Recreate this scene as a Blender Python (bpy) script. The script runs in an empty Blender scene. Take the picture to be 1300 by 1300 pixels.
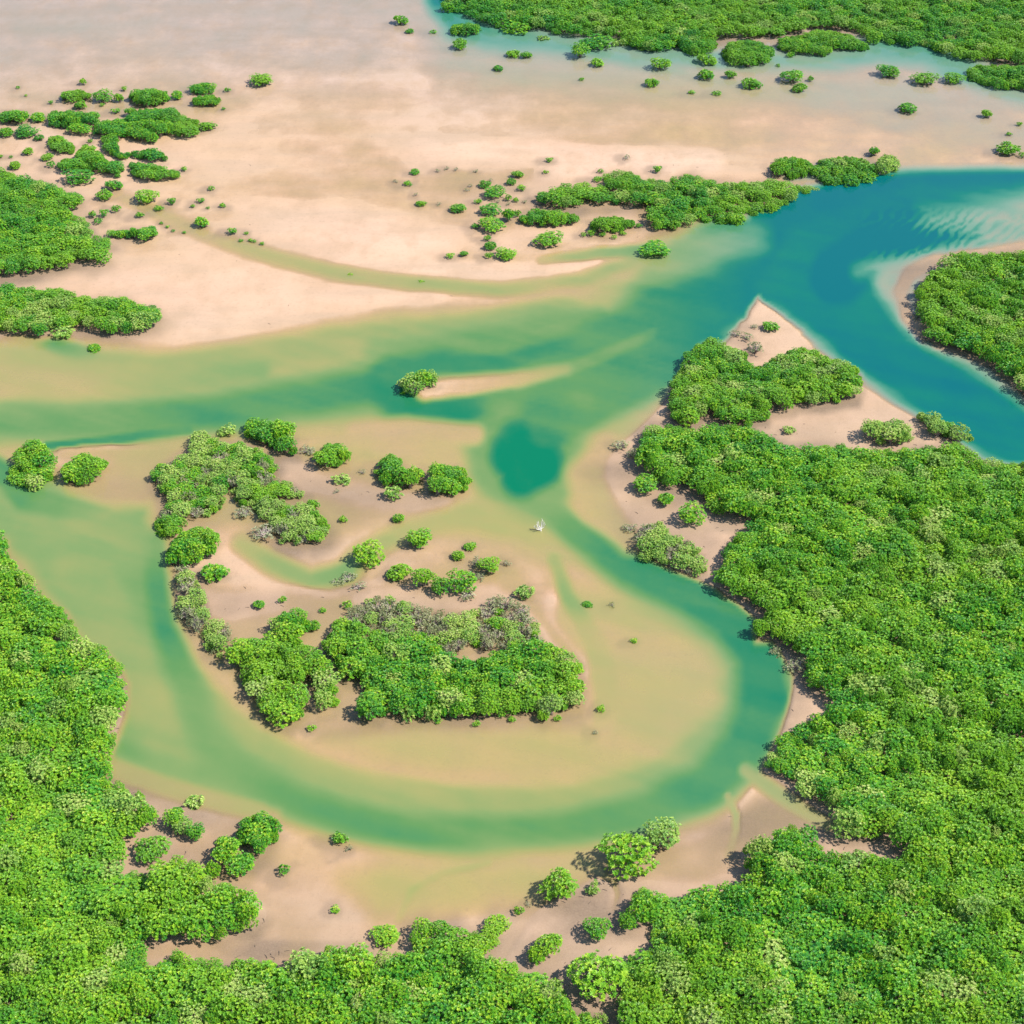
import bpy, math, random
import numpy as np
from mathutils import Vector
random.seed(11); RNG = np.random.default_rng(11)
scene = bpy.context.scene
COL = scene.collection

# ------------------------------------------------------------------ camera
CAMH = 200.0; PITCH = math.radians(35.0); HALF = math.radians(16.0)
F = 650.0/math.tan(HALF)
SP, CP = math.sin(PITCH), math.cos(PITCH)
cam = bpy.data.cameras.new('camera'); cam.sensor_fit = 'HORIZONTAL'; cam.angle = 2*HALF
cam.clip_start = 1.0; cam.clip_end = 60000.0
camo = bpy.data.objects.new('camera', cam); COL.objects.link(camo)
camo.location = (0, 0, CAMH); camo.rotation_euler = (math.pi/2-PITCH, 0, 0)
scene.camera = camo

def ground(px, py):
    "map position of a point of the survey sheet (1300 units wide) on the ground plane"
    px = np.asarray(px, float); py = np.asarray(py, float)
    cx = (px-650)/F; cy = (650-py)/F
    t = CAMH/(SP-cy*CP)
    return cx*t, (CP+cy*SP)*t
def project(x, y, z):
    x = np.asarray(x, float); y = np.asarray(y, float); z = np.asarray(z, float)-CAMH
    d = y*CP-z*SP; u = y*SP+z*CP
    return 650+F*x/d, 650-F*u/d, d

# ------------------------------------------------------------------ noise / painting helpers
def sstep(a, b, x):
    t = np.clip((x-a)/(b-a+1e-9), 0, 1); return t*t*(3-2*t)
_lat = np.random.default_rng(5).random((256, 256))
def vnoise(x, y, seed=0):
    x = np.asarray(x)+seed*17.31; y = np.asarray(y)+seed*9.77
    xi = np.floor(x).astype(int); yi = np.floor(y).astype(int)
    fx = x-xi; fy = y-yi; fx = fx*fx*(3-2*fx); fy = fy*fy*(3-2*fy)
    g = lambda a, b: _lat[a & 255, b & 255]
    return (g(xi, yi)*(1-fx)+g(xi+1, yi)*fx)*(1-fy)+(g(xi, yi+1)*(1-fx)+g(xi+1, yi+1)*fx)*fy
def fbm(x, y, seed=0, o=4):
    s = 0; a = .5
    for k in range(o):
        s = s+a*(vnoise(x, y, seed+k)-.5); x = x*2.03; y = y*2.03; a *= .5
    return s*2
def pdist(px, py, pts, closed=False):
    pts = [tuple(map(float, p[:2])) for p in pts]
    n = len(pts); best = np.full(px.shape, 1e9); bt = np.zeros(px.shape)
    for i in range(n if closed else n-1):
        ax, ay = pts[i]; bx, by = pts[(i+1) % n]
        dx, dy = bx-ax, by-ay; L = dx*dx+dy*dy+1e-9
        t = np.clip(((px-ax)*dx+(py-ay)*dy)/L, 0, 1)
        d = np.hypot(px-ax-t*dx, py-ay-t*dy)
        m = d < best; best = np.where(m, d, best); bt = np.where(m, i+t, bt)
    return best, bt
def inside(px, py, pts):
    px = np.asarray(px, float); py = np.asarray(py, float)
    r = np.zeros(px.shape, bool); n = len(pts)
    for i in range(n):
        ax, ay = pts[i]; bx, by = pts[(i+1) % n]
        if ay == by: continue
        c = ((ay > py) != (by > py)) & (px < (bx-ax)*(py-ay)/(by-ay)+ax)
        r ^= c
    return r

# ------------------------------------------------------------------ the woods (outlines of the canopy on the survey sheet)
FL = [(-160,640),(0,676),(10,682),(12,705),(20,718),(45,734),(50,755),(69,763),(87,772),(93,791),(100,810),(114,817),(135,819),(149,834),(164,862),(161,886),(159,902),(149,936),(140,964),(142,981),(163,999),(183,1009),(204,1040),(201,1054),(173,1058),(163,1057),(161,1085),(152,1099),(194,1102),(225,1089),(253,1089),(263,1113),(284,1120),(311,1123),(332,1140),(339,1158),(325,1179),(294,1186),(284,1199),(256,1192),(239,1196),(208,1196),(183,1192),(183,1210),(197,1217),(225,1203),(249,1213),(277,1220),(301,1220),(329,1215),(363,1224),(391,1206),(426,1200),(450,1203),(462,1206),(504,1212),(518,1196),(519,1172),(538,1161),(552,1168),(576,1165),(594,1179),(608,1179),(628,1155),(649,1158),(654,1175),(639,1186),(635,1203),(611,1213),(625,1213),(660,1220),(668,1240),(684,1229),(698,1240),(716,1244),(722,1272),(742,1284),(775,1286),(780,1440),(-160,1440)]
FR = [(786,1278),(784,1250),(800,1214),(826,1203),(826,1178),(790,1182),(775,1178),(778,1162),(795,1152),(806,1127),(822,1117),(850,1134),(871,1136),(888,1127),(909,1117),(940,1120),(942,1092),(943,1072),(968,1061),(987,1068),(988,1054),(1006,1047),(1030,1051),(1047,1078),(1061,1085),(1092,1078),(1120,1085),(1141,1092),(1150,1084),(1117,1066),(1092,1061),(1072,1065),(1054,1058),(1049,1040),(1072,1036),(1054,1023),(1030,1016),(1013,1002),(1009,988),(982,982),(968,964),(985,940),(1013,916),(1054,905),(1047,881),(1023,867),(1016,853),(1020,843),(1002,822),(982,812),(957,812),(954,795),(968,781),(964,767),(937,757),(916,753),(902,736),(919,712),(919,694),(933,684),(940,673),(961,667),(950,661),(912,656),(892,639),(885,622),(868,610),(850,618),(833,608),(815,595),(802,582),(814,561),(812,547),(829,537),(850,538),(881,545),(902,537),(957,540),(964,549),(1006,566),(1044,563),(1072,559),(1089,566),(1127,568),(1196,566),(1207,560),(1231,566),(1245,583),(1300,583),(1470,620),(1470,1440),(786,1440)]
PU = [(848,490),(862,470),(868,450),(880,440),(897,430),(915,430),(928,441),(945,443),(951,460),(963,464),(976,458),(988,451),(1003,443),(1026,439),(1047,451),(1072,457),(1092,468),(1095,489),(1090,508),(1072,509),(1047,516),(1015,514),(1007,520),(976,520),(974,533),(961,532),(953,543),(940,543),(918,536),(899,524),(880,543),(862,540),(850,528)]
RI = [(1470,320),(1300,317),(1251,320),(1231,317),(1200,322),(1193,336),(1172,353),(1160,367),(1163,391),(1165,412),(1182,433),(1217,441),(1251,455),(1276,473),(1297,500),(1470,580)]
TW = [(556,-120),(557,0),(563,14),(594,17),(601,26),(621,33),(673,35),(694,36),(711,45),(736,45),(767,45),(784,48),(798,62),(850,64),(880,60),(912,48),(940,47),(988,47),(1040,35),(1089,40),(1106,52),(1137,55),(1172,57),(1196,64),(1220,74),(1241,76),(1300,82),(1470,96),(1470,-120)]
LW = [(-160,190),(0,211),(21,222),(52,228),(83,239),(107,249),(111,260),(97,267),(83,270),(104,273),(118,284),(118,298),(149,305),(152,310),(138,315),(142,327),(121,336),(93,334),(69,346),(35,350),(0,353),(-160,360)]
LC = [(-160,370),(0,363),(10,357),(21,363),(52,367),(80,365),(100,376),(138,376),(163,377),(177,386),(197,386),(209,402),(201,414),(183,421),(145,426),(118,417),(80,417),(48,426),(17,421),(0,421),(-160,430)]
MB = [(670,244),(684,244),(701,239),(718,232),(746,232),(760,235),(767,218),(784,215),(798,216),(815,225),(850,228),(860,222),(878,218),(895,227),(947,230),(982,227),(1006,232),(1044,228),(1044,239),(1013,246),(999,261),(982,267),(950,273),(947,284),(902,280),(878,284),(857,291),(829,291),(815,277),(826,267),(812,261),(763,258),(743,260),(725,265),(691,260),(673,249)]
CU = [(190,603),(201,587),(218,584),(232,576),(240,572),(243,557),(247,547),(257,545),(267,553),(280,560),(303,562),(313,566),(334,568),(342,580),(357,589),(347,603),(368,610),(382,622),(392,624),(380,632),(359,633),(365,641),(388,639),(405,647),(420,668),(415,683),(399,689),(388,685),(378,691),(353,691),(351,674),(330,660),(322,643),(297,641),(295,624),(290,622),(286,635),(284,643),(270,653),(257,657),(240,660),(232,674),(218,682),(197,678),(195,664),(209,643),(211,630),(201,620)]
CT = [(305,545),(313,532),(326,529),(340,532),(353,528),(368,533),(374,549),(372,562),(382,570),(380,578),(365,576),(349,578),(340,564),(318,558)]
CR = [(222,727),(242,723),(253,741),(260,751),(267,782),(291,793),(298,810),(280,836),(260,824),(256,803),(239,796),(222,775),(225,755)]
CL = [(298,810),(325,807),(339,810),(343,789),(367,772),(391,772),(397,793),(380,812),(408,827),(424,850),(433,885),(426,905),(403,907),(398,885),(393,902),(367,923),(343,916),(318,885),(305,860),(305,845),(280,836),(290,825)]
CB = [(408,813),(425,785),(450,785),(469,796),(497,799),(505,810),(540,800),(575,832),(619,832),(650,812),(680,810),(705,819),(732,832),(739,835),(741,870),(739,902),(718,907),(705,907),(688,918),(671,904),(635,912),(605,912),(555,913),(519,915),(494,904),(483,915),(450,909),(455,885),(466,871),(441,866),(424,850),(408,827)]
CS = [(432,782),(450,766),(475,754),(498,752),(520,762),(545,770),(580,774),(605,768),(632,754),(662,762),(684,786),(692,818),(660,828),(640,836),(600,818),(575,838),(540,826),(505,824),(480,806),(450,796)]
BT = [(803,689),(808,676),(819,665),(840,660),(850,675),(871,684),(895,698),(898,725),(885,732),(867,727),(850,718),(829,717),(808,703)]
WOODS = [FL, FR, PU, RI, TW, LW, LC, MB, CU, CT, CR, CL, CB, CS, BT]

# ------------------------------------------------------------------ tidal relief: v<0 bare sand, v>0 water of growing depth
def paint(px, py):
    px = np.asarray(px, float); py = np.asarray(py, float)
    X, Y = ground(np.clip(px, -3000, 4000), np.clip(py, -880, 3000))
    wx = px+7*fbm(X/38, Y/55, 1, 3)+4.0*fbm(X/8, Y/12, 3, 3)
    wy = py+4*fbm(X/38, Y/55, 21, 3)+2.2*fbm(X/8, Y/12, 7, 3)
    sp_ = np.exp(-((px-965)/110)**2-((py-425)/60)**2)
    wx = wx+9*sp_*fbm(X/4, Y/6, 13, 3); wy = wy+5*sp_*fbm(X/4, Y/6, 17, 3)
    S = {'v': np.full(px.shape, 0.0)}
    def stroke(pts, core=None, soft=10, v=None, warp=True):
        d, t = pdist(wx if warp else px, wy if warp else py, pts)
        i = np.arange(len(pts))
        vv = np.interp(t, i, [p[2] for p in pts]) if v is None else v
        cc = core if np.isscalar(core) else np.interp(t, i, core)
        sf = soft if np.isscalar(soft) else np.interp(t, i, soft)
        a = 1-sstep(0, 1, (d-cc)/sf)
        S['v'] = S['v']*(1-a)+vv*a
    def poly(pts, v, soft=12, warp=True):
        x, y = (wx, wy) if warp else (px, py)
        d, _ = pdist(x, y, pts, True)
        sd = np.where(inside(x, y, pts), d, -d)
        a = sstep(-soft, soft, sd); S['v'] = S['v']*(1-a)+v*a
    # the upper flat
    S['v'] = S['v']+.05*fbm(X/70, Y/60, 31, 4)+.02
    poly([(-900,-880),(560,-880),(560,40),(470,95),(200,112),(-900,120)], .10, 60)
    poly([(540,-40),(560,40),(700,75),(1000,95),(1300,125),(1500,130),(1500,190),(1150,140),(1000,125),(560,95)], .25, 38)
    poly([(-200,110),(300,95),(300,150),(220,170),(-200,180)], .06, 25)
    poly([(1100,130),(1500,130),(1500,200),(1150,200)], .10, 18)
    stroke([(490,186),(560,196),(650,202),(760,207),(900,208)], [8,12,13,10,6], 18, -.14)
    poly([(310,268),(430,258),(540,290),(575,310),(520,332),(420,330),(340,300)], -.13, 22)
    stroke([(430,326),(560,345),(680,347),(760,335)], [4,8,8,3], 10, -.10)
    poly([(120,350),(300,330),(420,362),(560,378),(480,388),(330,420),(220,432),(210,395),(150,370)], -.10, 22)
    poly([(560,215),(680,210),(680,235),(620,240),(560,232)], .07, 16)
    poly([(330,150),(520,170),(500,230),(350,230)], .03, 40)
    # the upper channel
    poly([(-900,446),(0,440),(120,446),(220,458),(330,444),(420,420),(500,402),(620,396),(720,376),(800,345),(845,318),(870,300),(950,280),(1000,265),(1060,246),(1135,230),(1160,224),(2300,218),(2300,700),(1300,600),(1245,585),(1165,532),(1100,492),(1045,450),(965,378),(925,430),(870,470),(842,520),(790,560),(735,590),(720,610),(610,640),(590,580),(480,560),(400,550),(240,552),(200,575),(60,572),(-900,575)], .33, 22)
    stroke([(-300,450,.28),(0,458,.3),(200,470,.36),(400,440,.4),(560,425,.42),(720,400,.44)], 8, 22)
    stroke([(-300,530,.66),(0,532,.64),(120,534,.66),(240,528,.72),(340,515,.76),(430,500,.8),(510,488,.84)], 9, [34,34,30,30,34,36,40])
    stroke([(-300,488,.2),(0,485,.22),(120,490,.28),(230,484,.42),(330,470,.5)], [9,9,6,4,2], 22)
    stroke([(480,448,.55),(560,440,.6),(650,425,.6),(760,405,.6)], 5, 20)
    stroke([(498,488),(510,512),(560,524),(620,516),(690,497)], [12,11,9,6,2], 30, .93)
    stroke([(500,470),(560,463),(640,462),(720,440),(800,410)], [5,5,5,4,2], 24, .84)
    stroke([(640,505,.72),(720,475,.74),(800,440,.8),(870,392,.88),(930,345,.97),(990,300,1),(1060,264,1),(1150,248,1),(1300,248,1),(2300,250,1)], [8,16,28,40,48,46,32,20,24,24], [40,40,40,40,40,40,34,20,18,18])
    stroke([(655,490,.55),(740,462,.6),(830,425,.66)], [2,3,2], 10)
    stroke([(700,550,.7),(760,508,.74),(830,470,.8),(880,425,.88)], [14,18,20,24], 26)
    poly([(1000,295),(1150,236),(2300,228),(2300,258),(1290,254),(1180,268),(1110,296),(1096,330),(1120,380),(1142,415),(1175,442),(1250,480),(1305,520),(2300,900),(2300,1000),(1300,600),(1250,580),(1180,535),(1110,487),(1055,447),(975,388),(955,370)], .93, 12)
    stroke([(1065,352),(1105,318),(1170,297),(1240,290)], [24,18,12,6], 22, 1.02)
    poly([(1175,272),(1300,246),(2300,250),(2300,330),(1300,312),(1200,322),(1150,340),(1090,348),(1112,334),(1195,322),(1240,300),(1170,285)], .36, 22)
    ph = (X*.80-Y*.60)/2.5*6.283+7.5*fbm(X/7, Y/7, 41, 3)
    rip = sstep(1080, 1130, px)*(1-.6*sstep(1200, 1300, px))*sstep(258, 282, py)*(1-sstep(318, 338, py))
    S['v'] = S['v']+rip*.27*sstep(-.3, 1.0, np.sin(ph)+1.1*fbm(X/7, Y/5, 45, 2))
    stroke([(1300,316),(1190,333),(1157,349),(1144,374),(1150,402),(1172,430)], [7,6,6,5,5,3], 9, .03)
    stroke([(1190,440),(1225,450),(1262,466),(1290,490)], [1,2,3,2], 6, .0)
    stroke([(838,334,.45),(900,316,.5),(950,305,.62)], [8,8,4], 36)
    stroke([(150,248,.1),(200,270,.16),(260,300,.17),(330,322,.22),(420,345,.28),(520,358,.34),(640,368,.34),(740,357,.36),(820,326,.42)], [1,1,2,2,2,2,2,2,2], 14)
    stroke([(690,330,.2),(760,322,.5),(830,317,.66)], [1,3,4], 8)
    stroke([(10,420,.3),(40,426,.5),(65,436,.6),(110,448,.4)], 2, 14)
    stroke([(540,497,-.02),(580,491,.03),(640,485,.1),(715,471,.4)], [6,7,4,1], 13)
    pass
    # west bay and the horseshoe loop
    poly([(-900,580),(0,585),(60,600),(130,640),(195,640),(205,720),(225,810),(290,900),(390,962),(520,1012),(700,1022),(820,1000),(900,940),(950,900),(985,880),(965,985),(900,1035),(820,1062),(720,1080),(600,1090),(480,1078),(380,1050),(290,1015),(200,985),(130,965),(160,860),(95,790),(45,740),(0,690),(-900,690)], .53, 20)
    stroke([(110,720),(140,800),(180,880),(220,960)], [26,22,20,14], 34, .44)
    stroke([(60,690,.5),(110,690,.55),(150,700,.5),(190,760,.55)], 5, 22)
    poly([(420,930),(760,915),(745,840),(690,780),(705,735),(760,745),(850,768),(905,800),(925,860),(890,930),(810,975),(690,992),(560,984),(470,965),(390,945)], .20, 24)
    stroke([(330,950,.34),(430,985,.3),(560,1010,.3),(700,1015,.3),(820,990,.28),(900,930,.25)], 4, 16)
    poly([(600,630),(700,640),(745,690),(745,715),(700,720),(650,690),(600,680),(540,670)], .30, 16)
    li = [(735,700,.3),(800,745,.36),(868,780,.4),(912,812,.42),(934,850,.44),(936,890,.44),(915,930,.44),(868,972,.44),(805,1002,.44),(725,1022,.44),(640,1030,.44),(545,1027,.44),(450,1010,.46),(385,985,.46),(318,945,.44),(270,895,.46)]
    stroke(li, 6, [22,26,30,32,34,36,40,42,42,42,42,40,36,34,30,26])
    lp = [(690,640,.62),(735,680,.74),(800,724,.84),(870,754,.85),(925,787,.84),(962,830,.83),(970,885,.83),(948,945,.8),(897,995,.76),(822,1030,.72),(732,1051,.71),(642,1061,.70),(540,1057,.69),(440,1041,.68),(370,1016,.66),(300,972,.58),(258,915,.6),(232,855,.7),(213,800,.8),(203,745,.74),(200,690,.62)]
    stroke(lp, [6,9,12,14,16,18,18,16,13,10,9,9,9,8,7,5,5,6,7,6,4], [20,22,24,26,28,30,32,34,34,32,28,27,26,26,28,32,32,28,22,20,22])
    stroke([(-60,560,.7),(2,600,.78),(30,632,.8),(75,645,.7),(130,652,.5)], [8,8,9,7,3], 14)
    poly([(70,600),(140,585),(200,595),(190,640),(150,640),(90,625)], .12, 14)
    stroke([(60,567,.9),(140,558,.85),(240,548,.75)], [2,3,2], 7)
    stroke([(76,573),(140,566),(205,572)], [2,2,1], 4, .06)
    poly([(140,575),(210,565),(245,560),(215,585),(190,605),(150,590)], .2, 10)
    stroke([(650,580),(680,596)], 44, 34, .6)
    stroke([(672,560,.86),(700,530,.8),(740,505,.78)], [22,20,16], 28)
    stroke([(648,580),(662,574),(682,592),(662,606)], [20,22,22,18], 20, 1.0)
    pass
    stroke([(690,545,.8),(735,520,.74)], 14, 18)
    stroke([(455,552),(520,546),(600,552)], [6,9,5], 16, .12)
    stroke([(400,585),(470,570),(560,575)], 8, 20, .16)
    # sand of the island
    poly([(200,600),(300,560),(360,580),(450,585),(500,600),(590,622),(560,646),(440,672),(420,690),(350,690),(300,660),(240,670),(200,660)], .10, 18)
    stroke([(370,600),(400,612),(470,630),(560,640)], [8,8,6,3], 18, -.01)
    stroke([(640,850),(690,800),(700,760)], [3,4,3], 16, .0)
    poly([(222,720),(270,742),(340,755),(430,748),(475,722),(500,735),(600,700),(640,705),(690,780),(740,850),(742,912),(650,918),(450,925),(370,928),(300,885),(265,850),(228,790)], .09, 16)
    stroke([(240,760),(300,770),(350,762)], [6,8,4], 16, -.01)
    stroke([(460,760),(540,760),(620,760),(690,800),(735,850)], [6,9,9,6,3], 18, -.02)
    stroke([(310,690,.28),(345,714,.4),(395,738,.48),(440,726,.58),(462,702,.38),(520,670,.3),(600,650,.32)], [3,3,3,4,2,2,4], 20)
    stroke([(350,745,.02),(420,755,.02),(480,740,.02)], 2, 8)
    stroke([(703,712,.44),(722,757,.42),(755,820,.28),(768,880,.22),(765,920,.16)], [2,3,8,10,8], 12)
    stroke([(650,730,.1),(690,790,.08),(735,850,.12)], 1, 10)
    # land on the right, the left and along the bottom
    poly([(965,379),(1043,450),(1100,492),(1165,532),(1245,585),(2300,760),(2300,3000),(700,3000),(640,1220),(690,1150),(745,1120),(790,1090),(850,1072),(915,1050),(960,990),(988,930),(1004,860),(965,794),(905,749),(850,724),(800,695),(752,645),(738,605),(795,562),(842,515),(880,462),(925,432)], -.08, 5)
    stroke([(770,572,.1),(742,605,.16),(762,645,.16),(800,688,.14)], [6,12,10,4], 24)
    stroke([(800,600,-.03),(830,650,-.03)], 16, 22)
    poly([(780,1085),(880,1060),(930,1030),(960,1000),(1000,1020),(1060,1050),(1120,1075),(1040,1060),(985,1070),(945,1110),(880,1125),(800,1120)], .06, 16)
    for W in (FL, FR, LW, LC, PU):
        poly([(a, b+7) for a, b in W], -.06, 8)
    poly([(a, b-4) for a, b in MB], .04, 8)
    poly([(a, b+5) for a, b in RI], -.03, 6); poly(TW, .1, 5)
    poly([(140,980),(250,1010),(350,1035),(360,1100),(330,1140),(160,1100)], .01, 16)
    poly([(340,1050),(390,1062),(490,1092),(560,1100),(540,1160),(500,1195),(420,1205),(300,1222),(180,1205),(320,1185),(345,1150),(330,1110)], .02, 18)
    poly([(500,1092),(620,1092),(760,1078),(775,1098),(690,1145),(640,1150),(545,1160),(480,1165),(440,1120)], .22, 30)
    stroke([(505,1170,.16),(525,1130,.3),(560,1110,.27),(620,1096,.28)], .5, 7)
    stroke([(945,978,.4),(1000,1016,.36),(1050,1048,.26)], [3,4,2], 12)
    stroke([(922,1010,.3),(934,1034,.36),(934,1055,.3),(926,1085,.14)], .8, 7)
    stroke([(735,1090,.24),(755,1104,.26),(780,1118,.2),(786,1135,.12),(780,1155,.06)], .5, 8)
    stroke([(140,975,.22),(185,990,.2),(260,1015,.22),(330,1030,.3)], [6,6,5,3], 14)
    # creek below the far wood
    stroke([(545,-200,.95),(555,-40,.9),(560,5,.85),(578,30,.75),(620,44,.62),(700,54,.55),(800,68,.45),(900,74,.42),(1000,74,.4),(1060,72,.46),(1110,60,.6),(1170,68,.66),(1225,88,.6),(1300,116,.34),(1500,140,.3)], [10,8,7,6,5,4,4,3,3,3,5,6,5,3,3], 24)
    # fine life: drifts along the current, small sand bars
    v = S['v']
    deep = sstep(.05, .3, v)
    v = v+deep*(1-sstep(.88, 1.0, v))*.15*fbm((X-.35*Y)/34, (Y+.45*X)/6, 51, 4)
    v = v+(1-deep)*(.075*fbm(X/26, Y/15, 61, 5)+.03*fbm(X/6, Y/5, 65, 3))
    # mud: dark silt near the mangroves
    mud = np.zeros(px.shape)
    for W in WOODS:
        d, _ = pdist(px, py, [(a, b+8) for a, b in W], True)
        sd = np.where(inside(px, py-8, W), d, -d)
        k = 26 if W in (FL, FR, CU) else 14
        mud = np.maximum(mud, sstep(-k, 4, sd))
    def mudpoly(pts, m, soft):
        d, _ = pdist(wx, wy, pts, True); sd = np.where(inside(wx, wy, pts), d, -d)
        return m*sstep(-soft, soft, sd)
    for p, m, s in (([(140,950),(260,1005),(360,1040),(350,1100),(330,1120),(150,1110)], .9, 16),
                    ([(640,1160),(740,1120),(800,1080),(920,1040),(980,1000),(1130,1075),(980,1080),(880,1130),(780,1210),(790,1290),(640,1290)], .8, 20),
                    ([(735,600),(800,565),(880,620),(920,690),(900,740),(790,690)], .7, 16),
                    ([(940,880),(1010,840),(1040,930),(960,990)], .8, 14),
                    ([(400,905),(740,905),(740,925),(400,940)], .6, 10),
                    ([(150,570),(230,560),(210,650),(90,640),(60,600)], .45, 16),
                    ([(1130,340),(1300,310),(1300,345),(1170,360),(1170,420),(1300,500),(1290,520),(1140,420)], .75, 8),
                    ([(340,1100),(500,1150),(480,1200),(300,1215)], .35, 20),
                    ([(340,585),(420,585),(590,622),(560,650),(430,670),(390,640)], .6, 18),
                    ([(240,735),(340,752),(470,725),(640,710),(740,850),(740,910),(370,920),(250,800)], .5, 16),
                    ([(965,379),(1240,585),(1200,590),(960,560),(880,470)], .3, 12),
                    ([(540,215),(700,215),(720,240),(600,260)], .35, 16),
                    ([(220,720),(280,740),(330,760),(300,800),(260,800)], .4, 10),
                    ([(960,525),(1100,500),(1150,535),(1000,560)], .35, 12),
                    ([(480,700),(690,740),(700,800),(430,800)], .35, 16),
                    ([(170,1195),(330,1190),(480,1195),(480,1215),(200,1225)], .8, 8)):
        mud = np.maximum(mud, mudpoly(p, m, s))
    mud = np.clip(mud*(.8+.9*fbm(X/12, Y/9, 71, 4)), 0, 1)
    blue = np.maximum(sstep(780, 1010, px+.25*(py-400))*(1-sstep(600, 720, py)), 1-sstep(60, 170, py))  # the far band paints reflected sky into the water colour
    blue = np.maximum(blue, .15*sstep(700, 950, px))
    return v, mud, blue
def height(v):
    return np.where(v < 0, np.minimum(-v*1.3, .3), -np.power(np.maximum(v, 0), 1.25)*1.7)

# ------------------------------------------------------------------ materials
def mat(name):
    m = bpy.data.materials.new(name); m.use_nodes = True
    nt = m.node_tree; nt.nodes.clear(); return m, nt
def N(nt, t, **kw):
    n = nt.nodes.new(t)
    for k, v in kw.items(): setattr(n, k, v)
    return n
def ramp(nt, fac, stops, mode='LINEAR'):
    r = N(nt, 'ShaderNodeValToRGB'); r.color_ramp.interpolation = mode
    e = r.color_ramp.elements
    while len(e) < len(stops): e.new(.5)
    for i, (p, c) in enumerate(stops):
        e[i].position = p; e[i].color = (*c, 1) if len(c) == 3 else c
    nt.links.new(fac, r.inputs[0]); return r.outputs[0]
def mixc(nt, fac, a, b, blend='MIX'):
    n = N(nt, 'ShaderNodeMix', data_type='RGBA', blend_type=blend)
    for sock, val in ((n.inputs[0], fac), (n.inputs[6], a), (n.inputs[7], b)):
        if hasattr(val, 'is_output'): nt.links.new(val, sock)
        else: sock.default_value = val if not isinstance(val, tuple) else (*val, 1)[:4]
    return n.outputs[2]
def math_(nt, op, a, b=0.0, c=None):
    n = N(nt, 'ShaderNodeMath', operation=op)
    for i, val in enumerate((a, b) if c is None else (a, b, c)):
        if hasattr(val, 'is_output'): nt.links.new(val, n.inputs[i])
        else: n.inputs[i].default_value = val
    return n.outputs[0]
def attr(nt, name):
    return N(nt, 'ShaderNodeAttribute', attribute_name=name).outputs['Fac']
def noise(nt, vec, scale, detail=4, rough=.55, stretch=None):
    if stretch:
        mp = N(nt, 'ShaderNodeMapping'); mp.inputs['Scale'].default_value = stretch
        nt.links.new(vec, mp.inputs[0]); vec = mp.outputs[0]
    n = N(nt, 'ShaderNodeTexNoise'); n.inputs['Scale'].default_value = scale
    n.inputs['Detail'].default_value = detail; n.inputs['Roughness'].default_value = rough
    nt.links.new(vec, n.inputs['Vector']); return n.outputs['Fac']

# sand
m_sand, nt = mat('tidal_sand')
pos = N(nt, 'ShaderNodeNewGeometry').outputs['Position']
v = attr(nt, 'tide'); md = attr(nt, 'mud')
vr = math_(nt, 'MULTIPLY_ADD', v, 1.0, .5)
big = noise(nt, pos, .03, 5, .6); mid = noise(nt, pos, .14, 5, .6, (1, .6, 1)); fine = noise(nt, pos, 1.1, 4, .7); grain = noise(nt, pos, 4.0, 3, .7)
base = ramp(nt, vr, [(.36, (.59, .395, .265)), (.46, (.535, .35, .22)), (.53, (.475, .31, .18)), (.60, (.48, .335, .16)), (.78, (.47, .35, .13))])
base = mixc(nt, math_(nt, 'MULTIPLY', math_(nt, 'SUBTRACT', big, .42), 1.6), base, (.52, .315, .215))
sky_sheen = attr(nt, 'clear')  # on the ground, clear holds the painted sky sheen
base = mixc(nt, math_(nt, 'MULTIPLY', sky_sheen, .8), base, (.47, .365, .325))  # lavender tint paints reflected sky into the sand colour
base = mixc(nt, math_(nt, 'MULTIPLY', ramp(nt, mid, [(.46, (0, 0, 0)), (.66, (1, 1, 1))]), .55), base, (.42, .275, .165))
band = noise(nt, pos, .06, 5, .62, (.38, 1.5, 1))
base = mixc(nt, math_(nt, 'MULTIPLY', ramp(nt, band, [(.46, (0, 0, 0)), (.64, (1, 1, 1))]), .5), base, (.40, .285, .19))
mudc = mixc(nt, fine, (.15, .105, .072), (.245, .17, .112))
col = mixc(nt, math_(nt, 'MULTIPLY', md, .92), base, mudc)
col = mixc(nt, math_(nt, 'MULTIPLY', ramp(nt, fine, [(.55, (0, 0, 0)), (.70, (1, 1, 1))]), .30), col, (.25, .17, .11))
col = mixc(nt, math_(nt, 'MULTIPLY', ramp(nt, grain, [(.4, (0, 0, 0)), (.7, (1, 1, 1))]), .14), col, (.55, .40, .28))
bs = N(nt, 'ShaderNodeBsdfPrincipled'); bs.inputs['Roughness'].default_value = .75; bs.inputs['Specular IOR Level'].default_value = .25
nt.links.new(col, bs.inputs['Base Color'])
bp = N(nt, 'ShaderNodeBump'); bp.inputs['Strength'].default_value = .35; bp.inputs['Distance'].default_value = .12
hsum = math_(nt, 'ADD', fine, math_(nt, 'MULTIPLY', noise(nt, pos, .9, 3, .6, (.5, 2.2, 1)), .8))
nt.links.new(hsum, bp.inputs['Height']); nt.links.new(bp.outputs[0], bs.inputs['Normal'])
out = N(nt, 'ShaderNodeOutputMaterial'); nt.links.new(bs.outputs[0], out.inputs[0])

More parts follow.
